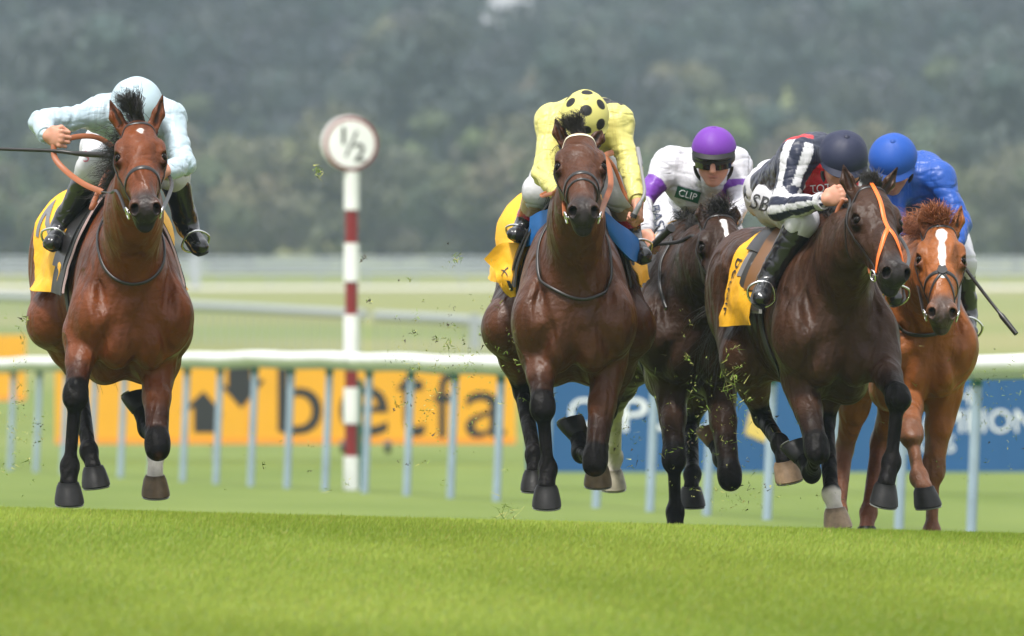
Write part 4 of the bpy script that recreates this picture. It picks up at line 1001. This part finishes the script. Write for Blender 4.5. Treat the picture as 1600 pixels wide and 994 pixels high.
    # --- boots
    for s in 'RL':
        kn, an, to = q['kn' + s], q['an' + s], q['to' + s]; d = nrm(an - kn); f = nrm(to - an); hl = an - f * .035 + d * .035
        bt = [seg(kn + (an - kn) * .16, an - d * .04, .064, .047, .02), seg(an - d * .05, an + d * .02, .047, .043, .03), seg(an + d * .02, to, (.040, .042), (.036, .026), .03, -d), seg(hl, an + d * .02, .034, .038, .02), ell(to + f * .01, (.034, .034, .028), None, .02)]
        V, Q = surfnet(sdf(bt, .0055)); V = wrinkle(V, Q, .003, 14, seedn + 30)
        t = (V - kn) @ d / (np.linalg.norm(an - kn) + 1e-9); C = np.tile(A(.012, .012, .014), (len(V), 1))
        for lim, cc in (boot or []): C[t < lim] = cc
        tf = np.clip((V - an) @ (to - an) / ((to - an) @ (to - an)), 0, 1); C[(np.linalg.norm(V - an - tf[:, None] * (to - an), axis=1) < .058) & (tf > .02)] = (.012, .012, .014)
        bb = mk('boot', V, Q, M_boot, o, col=C)
        so = an + d * .05; V, Fc = tube(spline(np.array([hl + d * .028, (hl + to) / 2 + d * .045, to + d * .028 + f * .03]), 8), [.030, .034, .036, .036, .037, .038, .036, .026], 10, N=np.tile(d, (8, 1)), flat=.22); mk('sole', V, Fc, M_rub, bb)
        # stirrup iron hangs from the saddle
        c = to * .55 + an * .45 + d * .02; sl = nrm(np.cross(f, d)); a = np.linspace(0, 2 * np.pi, 25); Pn = np.array([c + sl * .062 * math.cos(x) * (1 - .25 * max(0, -math.sin(x) * -1)) - d * (.055 * math.sin(x) - .01) for x in a]); V, Fc = tube(Pn, .0055, 8, up=f, caps=False); mk('stirrup_iron', V, Fc, M_metal, h['o'])
    # --- cap over the helmet
    n1, n2 = 80, 150; V = []
    for i in range(n1 + 1):
        ph = math.pi * .47 * i / n1
        for k in range(n2):
            a = 2 * math.pi * k / n2; rr = capr * (1 + .020 * (abs(math.cos(3 * a)) - .6) * math.sin(ph)) * (1.0 if ph < 1.5 else 1 - .25 * (ph - 1.5))
            V.append(hd + U * .034 + (Fv * math.cos(a) * 1.13 + Lt * math.sin(a)) * rr * math.sin(ph) + U * rr * 1.0 * math.cos(ph))
    V = np.array(V); Fc = [(i * n2 + k, (i + 1) * n2 + k, (i + 1) * n2 + (k + 1) % n2, i * n2 + (k + 1) % n2) for i in range(n1) for k in range(n2)]
    V = V + nrm_rows(V - hd) * (vnoise(V, 11, seedn)[:, None] * .0045)
    C = np.tile(np.asarray(cap, float), (len(V), 1))
    if cap_dots is not None:
        for dx in cap_dots:
            c = hd + U * .034 + (HX.T @ nrm(A(*dx))) * capr * 1.03; wd_ = smooth01((.026 - np.linalg.norm(V - c, axis=1)) / .003)[:, None]; C = C * (1 - wd_) + A(.012, .012, .014) * wd_
    V2, F2 = solid(V, Fc, .006); ho = mk('helmet', V2, F2, M_cap, o, col=np.concatenate([C, C]))
    # black helmet rim below the silk
    V = []; k0 = 48
    for ph, rr in ((.45, .985), (.50, .985), (.55, .975), (.58, .95), (.58, .86)):
        for k in range(k0):
            a = 2 * math.pi * k / k0; V.append(hd + U * .034 + (Fv * math.cos(a) * 1.13 + Lt * math.sin(a)) * capr * rr * math.sin(ph * math.pi) + U * capr * math.cos(ph * math.pi))
    mk('helmet_rim', V, [(i * k0 + k, (i + 1) * k0 + k, (i + 1) * k0 + (k + 1) % k0, i * k0 + (k + 1) % k0) for i in range(4) for k in range(k0)], M_ink, ho)
    # peak
    G = []
    for r0 in (0, .5, 1):
        G.append([hd + U * (.042 - .016 * r0) + (Fv * math.cos(a) * 1.13 + Lt * math.sin(a)) * capr * (1.0 + .24 * r0 * math.cos(a * 1.2)) for a in np.linspace(-1.15, 1.15, 9)])
    pk, _ = sheet('peak', G, M_cap, ho, .006, 0); ca = pk.data.color_attributes.new('Col', 'FLOAT_COLOR', 'POINT'); ca.data.foreach_set('color', np.tile(np.array([*(np.asarray(peak if peak is not None else cap) * .8), 1], np.float32), len(pk.data.vertices)))
    c = hd + U * (.034 + capr); V, Fc = lathe([(.001, -.003), (.012, -.002), (.013, .003), (.008, .007), (.001, .008)], 14); mk('button', c + V @ HX[[1, 0, 2]], Fc, M_cap, ho, col=np.tile(np.asarray(cap) * .85, (len(V), 1)))
    a = np.linspace(-1.75, 1.75, 21)
    Pn = np.array([hd + Fv * .02 + Lt * .082 * math.sin(x * .9) * 1.0 - U * (.03 + .09 * math.cos(x * .85)) for x in a]); V, Fc = tube(Pn, .008, 8, flat=.3, up=Fv); mk('chin_strap', V, Fc, M_leather, ho)
    if goggles:
        G = [[hd + U * (.012 - .044 * r0) + (Fv * math.cos(a) * 1.10 + Lt * math.sin(a) * .98) * .094 for a in np.linspace(-1.0, 1.0, 9)] for r0 in (0, .5, 1)]
        sheet('goggles', G, M_gog, o, .008, 0)
        Pn = np.array([hd + U * (-.008 + .01) + (Fv * math.cos(a) * 1.13 + Lt * math.sin(a)) * (capr - .006) for a in np.linspace(-1.6, 1.6, 21)]); V, Fc = tube(Pn, .018, 8, flat=.25, N=nrm_rows(Pn - hd)); mk('goggle_band', V, Fc, M_ink, o)
    return dict(o=o, q=q, jacket=jk, g=g, gbr=gbr, breeches=bo, HX=HX, hd=hd, cap=ho)
def nrm_rows(V): return V / (np.linalg.norm(V, axis=1)[:, None] + 1e-12)
M_rub = mat('boot_sole', (.03, .03, .03), .6); M_gog = mat('goggle_lens', (.01, .01, .012), .08, spec=.9, coat=1)
def cast(g, P, off):
    """drop points onto a solid along the line of sight from the front"""
    st = np.linspace(-.5, .7, 400); out = np.array(P, float)
    for i, p in enumerate(P):
        ds = samp(g, p + st[:, None] * A(0, 1, 0)); k = np.argmax(ds < off + .0005)
        out[i] = p + A(0, st[k] if ds[k] < off + .0005 else 0, 0)
    return out
def text_on(name, g, txt, c, ux, uy, hgt, m, parent, off=.004, wd=None, bold=0):
    """lettering wrapped on a solid's surface"""
    ux = nrm(ux); uy = nrm(np.asarray(uy) - ux * np.dot(ux, uy)); V, Fc = text_mesh(txt); mn, mx = V.min(0), V.max(0); V = (V - (mn + mx) / 2) / (mx - mn)[1] * hgt
    if wd: V[:, 0] *= wd / ((mx - mn)[0] / (mx - mn)[1] * hgt)
    V, Fc = refine(V, Fc, hgt * .2)
    P = cast(g, c + V[:, :1] * ux + V[:, 1:] * uy, off)
    return mk(name, P, Fc, m, parent, smooth=False)
def whip(label, pts, r=.006, handle=.22, m=None):
    P = spline(np.array(pts), 30); n = len(P); rr = np.interp(np.linspace(0, 1, n), [0, handle, handle + .04, .8, .82, 1], [r * 1.5, r * 1.4, r, r * .8, r * 1.5, r * 1.3])
    V, Fc = tube(P, rr, 10); o = mk('riding_whip', V, Fc, m or M_leather, base=P[0]); tag(o, label, 'whip', 'whips held by the jockeys')
    a = nrm(P[0] - P[1]); V, Fc = tube(np.array([P[0] - a * .004, P[0] + a * .012]), r * 1.9, 10); mk('handle_cap', V, Fc, M_ink, o); return o

# -------- far left, pale blue
LB = (.42, .53, .60)
R1 = rider('jockey in pale blue silks bowed behind the bright bay horse, one elbow out', h1,
    dict(head=(214, 172, .10), chest=(214, 190, .38), pelvis=(190, 222, .95), shR=(160, 178, .28), elR=(64, 192, .10), wrR=(72, 212, -.14), shL=(262, 186, .28), elL=(287, 256, .1), wrL=(262, 268, -.12),
         hipR=(165, 232, .85), hipL=(230, 232, .85), knR=(146, 262, .40), knL=(270, 272, .40), anR=(99, 350, .62), anL=(292, 350, .58), toR=(82, 378, .46), toL=(312, 384, .44)),
    (0, -.72, .70), (.02, -.5, -.85), LB, LB, hands=('R', 'L'), hg=dict(R=dict(p=(.75, -.6, -.15), g=(.35, -.35, -.8), c=(.4, .8, -.2)), L=dict(p=(-.5, -.8, 0), g=(0, 0, -1), c=(-.5, .5, 0))), seedn=1, capr=.108)
text_on('lettering', R1['gbr'], 'S', R1['q']['knR'] * .45 + R1['q']['hipR'] * .55 + A(-.05, -.12, .0), A(1, .3, .3), A(-.2, 0, 1), .05, mat('pink_print', (.55, .16, .22), .6), R1['breeches'])
P1 = h1['P']
whip('long black whip held level by the jockey in pale blue silks', [P1(176, 243, -.30), P1(120, 240, -.22), P1(84, 236, -.19), P1(0, 233, -.1), P1(-70, 231, 0)], .009)
# -------- middle, yellow with black spots
YE = (.60, .555, .17); BK = A(.012, .012, .014)
def spots(V, q, g):
    C = np.tile(A(*YE), (len(V), 1))
    for p, r in ((h2['P'](958, 172, .3), .055), (h2['P'](893, 176, .5), .05), (h2['P'](925, 170, .62), .05), (h2['P'](960, 190, .7), .05)):
        c = proj(g, [p], 0)[0]; C[np.linalg.norm(V - c, axis=1) < r] = BK
    return C
R2 = rider('jockey in pale yellow silks and a black spotted cap on the middle horse', h2,
    dict(head=(914, 190, .10), chest=(916, 200, .38), pelvis=(914, 235, .95), shR=(866, 190, .28), elR=(851, 272, .1), wrR=(872, 302, -.12), shL=(962, 190, .28), elL=(983, 258, .18), wrL=(996, 312, .02),
         hipR=(882, 248, .85), hipL=(950, 248, .85), knR=(842, 298, .36), knL=(967, 302, .36), anR=(822, 352, .55), anL=(984, 362, .52), toR=(806, 366, .40), toL=(1005, 398, .36)),
    (.03, -.72, .70), (0, -.5, -.85), YE, YE, boot=[(.92, (.36, .012, .02)), (.50, (.42, .29, .19))], jfun=spots,
    cap_dots=[(.55, .0, .85), (.0, -.62, .75), (.1, .62, .78), (-.45, .05, .9), (.85, -.75, .35), (.9, .7, .35), (1, 0, .2), (-.6, .75, .5), (-.6, -.75, .5)], hg=dict(L=dict(p=(.05, -.4, -.9), g=(-.3, -.8, .3), c=(-.9, .2, 0)), R=dict(p=(.5, -.8, -.1), g=(0, 0, -1), c=(.6, .5, 0))), seedn=40, capr=.102)
P2_ = h2['P']
whip('grey whip pointing upward from the hand of the jockey in yellow silks', [P2_(991, 336, -.05), P2_(1000, 318, -.05), P2_(1007, 300, -.02), P2_(1002, 265, .1), P2_(996, 232, .2)], .008, .22, mat('grey_leather', (.22, .22, .23), .45))
# -------- second rank, white with purple cap
WH = (.56, .56, .60); PU = (.15, .035, .33)
def whitep(V, q, g):
    C = np.tile(A(*WH), (len(V), 1))
    for s in 'RL':
        d = q['el' + s] - q['sh' + s]; t = (V - q['sh' + s]) @ d / d.dot(d); r = np.linalg.norm(V - q['sh' + s] - np.clip(t, 0, 1)[:, None] * d, axis=1)
        C[(t > (.50 if s == 'R' else .60)) & (t < (.98 if s == 'R' else .78)) & (r < .11)] = PU
    return C
R3 = rider('jockey in white silks with a purple cap and dark goggles, behind the others', h3,
    dict(head=(1115, 245, .02), chest=(1098, 285, .28), pelvis=(1082, 325, .85), shR=(1047, 258, .22), elR=(1003, 312, .12), wrR=(1008, 360, -.08), shL=(1146, 258, .22), elL=(1158, 312, .1), wrL=(1146, 345, -.15),
         hipR=(1058, 330, .75), hipL=(1115, 330, .75), knR=(1046, 388, .30), knL=(1148, 390, .3), anR=(1016, 440, .55), anL=(1165, 450, .55), toR=(1002, 458, .42), toL=(1172, 470, .42)),
    (0, -.30, .95), (-.05, -.95, -.30), WH, PU, boot=[(.30, (.012, .012, .014)), (.30, (.012, .012, .014))], jfun=whitep, hg=dict(R=dict(p=(.25, -.5, -.8), g=(.6, -.6, .2), c=(.7, .5, 0)), L=dict(p=(-.3, -.8, -.3), g=(0, 0, -1), c=(-.5, .5, 0))), seedn=80, capr=.098, goggles=True, peak=(.015, .015, .016))
q = R3['q']; mg_ = mat('green_print', (.01, .09, .05), .6); c = h3['P'](1076, 304, -.05)
V, Fc = refine(np.array([[-.055, -.026], [.055, -.026], [.055, .026], [-.055, .026]]), [(0, 1, 2, 3)], .012)
Pl = cast(R3['g'], c + V[:, :1] * A(.95, 0, -.28) + V[:, 1:] * A(.28, 0, .95), .004); pt = mk('chest_patch', Pl, Fc, mg_, R3['jacket'])
text_on('lettering', R3['g'], 'CLIP', c + A(0, 0, 0), A(.95, 0, -.28), A(.28, 0, .95), .030, M_letw, R3['jacket'], .0075)
V, Fc = refine(np.array([[-.05, -.02], [.05, -.02], [.05, .02], [-.05, .02]]), [(0, 1, 2, 3)], .012)
text_on('lettering', R3['gbr'], 'BASTI', h3['P'](1030, 345, .3), A(.22, 0, -1), A(1, 0, .22), .042, mat('navy_print', (.02, .03, .08), .6), R3['breeches'])
P3_ = h3['P']
whip('short dark whip gripped by the jockey in white silks', [P3_(1047, 358, -.32), P3_(1030, 374, -.24), P3_(1016, 388, -.17), P3_(995, 415, .1), P3_(978, 440, .35)], .011, .4)
# -------- navy with striped sleeves
NV = A(.016, .020, .045); RD = A(.48, .012, .02); WT = A(.58, .58, .61)
def navyp(V, q, g):
    C = np.tile(NV, (len(V), 1))
    for s in 'RL':
        for a, b, tt in ((q['sh' + s], q['el' + s], 0), (q['el' + s], q['wr' + s], 1)):
            d = b - a; L = np.linalg.norm(d); w_ = d / L; t = (V - a) @ w_ / L; x = V - a - np.clip(t, 0, 1)[:, None] * d; r = np.linalg.norm(x, axis=1)
            e1 = nrm(np.cross(w_, A(0, 1, .1))); e2 = np.cross(w_, e1); an = np.arctan2(x @ e2, x @ e1)
            m = (r < .095) & (t > (-.25 if not tt else -.1)) & (t < 1.1); st = np.sin(an * 5 + (1.0 if tt else 1.6)) > .12
            C[m & st] = WT; C[m & ~st] = NV
    c = q['shR'] * .75 + q['chest'] * .25 + A(-.02, .02, .06)
    C[np.linalg.norm((V - c) * A(.9, .8, 1.2), axis=1) < .075] = RD
    c = q['chest'] + A(.08, -.12, -.06); C[(np.linalg.norm((V - c) * A(.8, .8, 1.1), axis=1) < .11)] = RD
    return C
R4 = rider('jockey in navy silks with black and white striped sleeves, hand up by his mouth', h4,
    dict(head=(1316, 254, .12), chest=(1270, 262, .34), pelvis=(1212, 300, .88), shR=(1248, 246, .18), elR=(1223, 326, .10), wrR=(1287, 314, -.14), shL=(1322, 268, .38), elL=(1352, 330, .35), wrL=(1372, 332, .05),
         hipR=(1214, 316, .60), hipL=(1262, 312, .88), knR=(1254, 345, .08), knL=(1345, 350, .5), anR=(1203, 432, .13), anL=(1392, 440, .70), toR=(1190, 464, -.0), toL=(1398, 465, .55)),
    (.12, -.62, .78), (.02, -.55, -.80), NV, (.018, .022, .052), jfun=navyp, hg=dict(R=dict(p=(.85, -.35, .35), g=(.25, -.3, -.9), c=(.3, .9, 0)), L=dict(p=(.5, -.8, 0), g=(0, 0, -1), c=(-.5, .5, 0))), seedn=120, capr=.104, slack=.95)
text_on('lettering', R4['gbr'], 'SBK', h4['P'](1196, 320, .55), A(.95, .1, -.3), A(.25, 0, 1), .066, M_ink, R4['breeches'], wd=.12)
text_on('lettering', R4['g'], 'TOTE', h4['P'](1286, 294, .15), A(1, -.2, .1), A(0, 0, 1), .034, M_letw, R4['jacket'], wd=.11)
# -------- far right, royal blue
RB_ = (.012, .075, .36)
R5 = rider('jockey in royal blue silks and cap, riding the chestnut horse', h5,
    dict(head=(1396, 256, .12), chest=(1425, 285, .38), pelvis=(1440, 325, .95), shR=(1392, 300, .25), elR=(1398, 345, .1), wrR=(1408, 378, -.12), shL=(1466, 280, .25), elL=(1500, 348, .15), wrL=(1490, 392, -.05),
         hipR=(1408, 335, .85), hipL=(1470, 335, .85), knR=(1390, 400, .4), knL=(1500, 408, .32), anR=(1385, 480, .6), anL=(1510, 486, .42), toR=(1382, 505, .45), toL=(1514, 518, .28)),
    (-.05, -.70, .70), (-.1, -.5, -.85), RB_, RB_, breech=(.52, .52, .56), hg=dict(R=dict(p=(.55, -.7, -.45), g=(.3, -.3, -.9), c=(.5, .8, 0)), L=dict(p=(-.2, -.8, -.3), g=(0, 0, -1), c=(-.5, .5, 0))), seedn=160, capr=.104)
P5_ = h5['P']
whip('long black whip slanting down to the right beside the chestnut head', [P5_(1492, 395, -.12), P5_(1506, 416, -.15), P5_(1545, 468, -.2), P5_(1588, 522, -.28)], .0085)
# ------------------------------------------------------------------ tack, manes, tails
M_bead = mat('beaded_brow', (.75, .68, .5), .3)
def manes(h, col, fl, mane, tail=None, tl=.5):
    H, M, o = h['H'], h['M'], h['o']; rg = RNG
    if fl:
        n, d, L, sp = fl; n = n * 4; sp = sp * .5
        roots = proj(h['gh'], [H(.02 - .05 * rg.random(), .02, (rg.random() - .5) * .07) for _ in range(n)], -.004)
        hair('forelock', o, roots, [np.asarray(d) + rg.normal(size=3) * sp for _ in range(n)], L * (.55 + .5 * rg.random(n)), .0014, col, .3, .014)
    if mane:
        n, d, L, sp = mane; n = n * 3; sp = sp * .5; roots = []
        for _ in range(n):
            t = rg.random(); p = H(-.02, -.05, 0) * (1 - t) + M(.02, 0, 1.52) * t + A(0, 0, .10 * math.sin(t * 3.1)); roots.append(p + rg.normal(size=3) * .012)
        roots = proj(h['gb'], roots, -.01)
        hair('mane', o, roots, [np.asarray(d) + rg.normal(size=3) * sp for _ in range(n)], L * (.5 + .6 * rg.random(n)), .0015, col, .4, .018)
    n = 170; d = -h['fw'] * .8 + A(0, 0, -.35) if tail is None else np.asarray(tail)
    roots = [M(-1.14, 0, 1.28) + rg.normal(size=3) * .02 for _ in range(n)]
    hair('tail', o, roots, [d + rg.normal(size=3) * .05 for _ in range(n)], tl * (.5 + .6 * rg.random(n)), .0032, col, .45, .05)
DK = (.022, .019, .018)
manes(h1, DK, (170, (-.38, .15, 1), .19, .14), (380, (-.55, .1, .35), .17, .25))
manes(h2, (.028, .022, .018), (130, (-.35, .2, .9), .15, .22), (260, (-.35, .3, .35), .12, .25))
manes(h3, DK, (150, (.0, .2, .6), .11, .7), (200, (-.2, .3, .5), .08, .5))
manes(h4, (.03, .026, .024), (190, (.05, .25, .8), .075, .35), (300, (.25, .5, .3), .10, .3), (-.75, .2, -.75), .42)
manes(h5, (.26, .085, .028), (280, (-.12, .1, .55), .13, .42), (360, (-.55, .1, .75), .19, .3))

b1 = bridle(h1, .345); b2 = bridle(h2, .335, 'double', M_bead); b3 = bridle(h3, 0); b4 = bridle(h4, 0); b5 = bridle(h5, .345, xnose=True)
# orange strap down the face of the near black horse
for pts in ([(-.03, .03, 0), (.10, .05, 0), (.22, .05, 0), (.32, .04, 0)], [(.32, .04, 0), (.38, .02, .035), (.44, -.04, .06), (.48, -.09, .065)], [(.32, .04, 0), (.38, .02, -.035), (.44, -.04, -.06), (.48, -.09, -.065)]):
    V, Fc = strap(h4['gh'], [h4['H'](*p) for p in pts], .010, .005, .004, 30); mk('nose_strap', V, Fc, M_orange, h4['o'])
# reins
P = h1['P']
rein(h1, [P(160, 300, -.42), P(132, 288, -.36), P(104, 268, -.25), P(86, 247, -.20), P(84, 226, -.18)], .0125)
rein(h1, [P(95, 222, -.17), P(118, 214, -.14), P(148, 214, -.1), P(172, 226, -.02), P(200, 250, .05)], .0115)
rein(h1, [b1[0], P(184, 300, -.78), P(172, 301, -.66), P(160, 300, -.46)], .0075, M_leather)
rein(h1, [b1[1], P(266, 300, -.35), P(268, 285, -.2), P(262, 270, -.12)], .0085, M_leather)
rein(h1, [P(150, 315, .02), P(143, 325, .0), P(160, 285, .1), P(172, 262, .15)], .011)
def loop(h, pts, w=.007, m=M_leather):
    V, Fc = strap(h['gb'], [h['P'](*p) for p in pts], w, .005, .006, 60); mk('neck_strap', V, Fc, m, h['o'])
loop(h1, [(168, 300, .1), (155, 350, .05), (158, 392, -.1), (182, 424, -.15), (212, 433, -.15), (243, 418, -.12), (259, 385, -.05), (262, 330, .1)])
P = h2['P']
rein(h2, [b2[0], P(878, 300, -.4), P(862, 303, -.25), P(846, 306, -.1), P(866, 296, -.05)], .010)
rein(h2, [b2[1], P(944, 318, -.45), P(954, 290, -.3), P(952, 262, -.15), P(946, 244, 0), P(958, 238, .1)], .0125)
rein(h2, [P(946, 244, .0), P(960, 262, .02), P(975, 300, .05), P(990, 322, .03)], .008)
loop(h2, [(858, 340, .1), (850, 400, .0), (864, 440, -.1), (890, 462, -.15), (918, 466, -.15), (940, 448, -.1), (952, 400, -.03), (948, 345, .1)])
P = h4['P']
rein(h4, [b4[0], P(1352, 402, -.42), P(1322, 386, -.3), P(1304, 362, -.22), P(1308, 330, -.2), P(1318, 312, -.2)], .0085)
rein(h4, [b4[1], P(1420, 400, -.3), P(1405, 370, -.1), P(1378, 340, .0)], .0085, M_leather)
P = h5['P']
rein(h5, [b5[0], P(1432, 440, -.4), P(1418, 415, -.25), P(1416, 398, -.2)], .008, M_leather)
rein(h5, [b5[1], P(1500, 440, -.35), P(1500, 415, -.2), P(1492, 398, -.1)], .008, M_leather)
loop(h5, [(1425, 400, .1), (1412, 460, .0), (1428, 498, -.05), (1450, 508, -.1)], .009)
P = h3['P']
rein(h3, [b3[0], P(1098, 400, -.35), P(1085, 370, -.25), P(1060, 378, -.2), P(1020, 382, -.15)], .009, M_leather)
rein(h3, [b3[1], P(1152, 420, -.3), P(1150, 370, -.2)], .008, M_leather)
loop(h3, [(1075, 400, .15), (1068, 440, .05), (1065, 470, .0), (1072, 490, -.05)], .008)

# saddles, number cloths and pads
for h in (h1, h2, h3, h4, h5):
    cloth(h, -.48, -.14, -.7, .7, M_leather, 'saddle', .034, 0, 20, 30, .012, wav=0)
def panel(h, f0, f1, t, m, **k): return cloth(h, f0, f1, -t, t, m, **k)
o, sm, G = panel(h1, lambda u: -.86 + .60 * abs(u - .5), lambda u: -.12, 1.66, M_cloth, seed=2, flare=.012, wav=.018, off=.016)
on_cloth('numeral', sm, '2', .34, .20, .06, .48, M_grey, o, swap=False)
for t0, t1 in ((-1.55, .0), (.0, 1.55)): pass
cloth(h1, -.22, .04, -1.62, 1.62, M_pink, 'pad', .020, .02, 20, 50, .008, wav=.004)
cloth(h1, -.24, .025, -1.66, 1.66, M_pad, 'pad', .026, .02, 20, 50, .006, wav=.004)
o, sm, G = panel(h2, lambda u: -.84 + .5 * abs(u - .5), -.14, 1.55, M_cloth, seed=7, flare=.04, wav=.018, off=.016)
P = h2['P']
fl_, fs = sheet('saddlecloth_flap', [[P(826, 372, .45), P(800, 380, .46), P(778, 388, .48), P(760, 402, .50)], [P(826, 398, .45), P(806, 405, .43), P(786, 412, .45), P(770, 420, .48)], [P(820, 440, .45), P(806, 438, .42), P(790, 440, .43), P(784, 448, .46)], [P(815, 468, .47), P(808, 466, .44), P(800, 464, .45), P(797, 462, .47)]], M_cloth, h2['o'], .004, .022, 14, 3)
on_cloth('print', fs, 'X', .45, .62, .55, .75, M_ink, fl_); on_cloth('print', fs, 'I', .68, .85, .5, .62, M_ink, fl_)
sheet('pad_flap', [[P(866, 326, .12), P(862, 350, .14), P(858, 368, .2)], [P(845, 331, .22), P(842, 362, .24), P(838, 380, .28)], [P(829, 338, .30), P(826, 368, .32), P(823, 386, .34)]], M_bluecl, h2['o'], .012, .006, 8, 1)
sheet('pad_flap', [[P(944, 330, .12), P(948, 352, .14), P(954, 372, .18)], [P(962, 345, .2), P(970, 378, .22), P(976, 398, .24)], [P(982, 362, .3), P(990, 384, .3), P(990, 408, .3)], [P(996, 374, .34), P(997, 388, .34), P(993, 406, .34)]], M_bluecl, h2['o'], .012, .006, 8, 2)
panel(h2, -.20, .0, 1.5, M_pad, name='pad', off=.022, wav=.004, th=.008)
o, sm, G = panel(h3, -.75, -.10, 1.85, M_cloth, seed=11, flare=.02, wav=.012, off=.014)
panel(h3, -.70, -.14, 1.75, M_pad, name='pad', off=.026, wav=.006, th=.008)
o, sm, G = panel(h4, lambda u: -.59 + .06 * abs(u - .5), -.16, 1.80, M_cloth, seed=17, flare=.02, wav=.010, off=.016)
on_cloth('lettering', sm, 'betfair', .27, .04, .07, .24, M_ink, o)
poly_uv = [(.27, .28), (.27, .62), (.19, .62), (.19, .28)]
on_cloth('numeral', sm, '1', .33, .20, .34, .85, M_grey, o)
panel(h4, -.34, -.04, 1.62, mat('grey_pad_edge', (.33, .33, .33), .5), name='pad', off=.020, wav=.004, th=.008)
panel(h4, -.36, -.06, 1.58, M_pad, name='pad', off=.027, wav=.004, th=.006)
o, sm, G = panel(h5, -.80, -.10, 2.05, M_cloth, seed=23, flare=.06, wav=.016, off=.016)
on_cloth('lettering', sm, 'betfair', .97, .70, .05, .18, M_ink, o)
M_flap = mat('tan_saddle_flap', (.20, .09, .03), .5)
for h in (h1, h4, h2): cloth(h, -.28, -.07, -1.25, 1.25, M_flap if h is h4 else M_leather, 'saddle_flap', .036, 0, 16, 40, .006, wav=.002)
# girths
for h in (h1, h2, h3, h4, h5):
    M = h['M']; pts = [M(-.12 + .08 * math.cos(a), .30 * math.sin(a), 1.12 - .34 * math.cos(a)) for a in np.linspace(-2.0, 2.0, 15)]
    V, Fc = strap(h['gb'], pts, .035, .006, .006, 50); mk('girth', V, Fc, M_pad, h['o'])

# ------------------------------------------------------------------ turf thrown up by the hooves
def debris():
    rg = np.random.default_rng(5); Vs = []; Cs = []
    def clod(c, r, n, dirt):
        for _ in range(n):
            p = c + rg.normal(size=3) * r * .5; d = nrm(rg.normal(size=3)); L = r * (.5 + rg.random()); wv = nrm(np.cross(d, rg.normal(size=3))) * (.0012 + .0016 * rg.random()) * (2.2 if dirt and rg.random() < .5 else 1)
            Vs.append([p - wv, p + wv, p + d * L]); cc = A(.05, .035, .02) if (dirt and rg.random() < .6) else (A(.15, .23, .025) if rg.random() < .6 else A(.36, .36, .11)); Cs.extend([cc * (.7 + .6 * rg.random())] * 3)
    clouds = [((735, 560), (110, 90), 300, 40.8), (((690), 640), (90, 90), 150, 41), ((1110, 660), (110, 120), 230, 40.6), ((1150, 590), (30, 45), 40, 40.3), ((30, 650), (30, 110), 110, 40.8), ((1560, 640), (45, 70), 120, 41.5), ((960, 640), (60, 90), 90, 41), ((420, 690), (90, 60), 26, 41), ((1200, 780), (160, 25), 60, 40.5), ((720, 420), (80, 60), 14, 40.6), ((1440, 640), (120, 110), 40, 41.5)]
    for (cx, cy), (sx, sy), n, D in clouds:
        for _ in range(int(n * .55)):
            px, py = cx + rg.normal() * sx * .6, cy + rg.normal() * sy * .6
            if py > 800: continue
            clod(W(px, py, D + rg.normal() * .6), .007 + .022 * rg.random() ** 3, int(2 + 5 * rg.random()), rg.random() < .15)
    for px, py, r in ((497, 266, .024), (715, 403, .024), (795, 800, .05), (1142, 600, .05), (1160, 625, .035), (165 - 124, 498, .018), (650, 575, .02), (568, 405, .012), (577, 470, .012), (648, 520, .014), (1075, 560, .02), (500, 268, .02), (680, 530, .014), (700, 536, .022)):
        clod(W(px, py, 40.4), r, int(14 + r * 500), r < .02)
    V = np.array(Vs).reshape(-1, 3); m = mat('turf_fragments', rough=.7, attr=True)
    tag(mk('flying_turf', V, np.arange(len(V)).reshape(-1, 3), m, col=np.array(Cs), smooth=False), 'loose blades of grass and soil thrown up by the hooves', 'turf', kind='stuff')
debris()
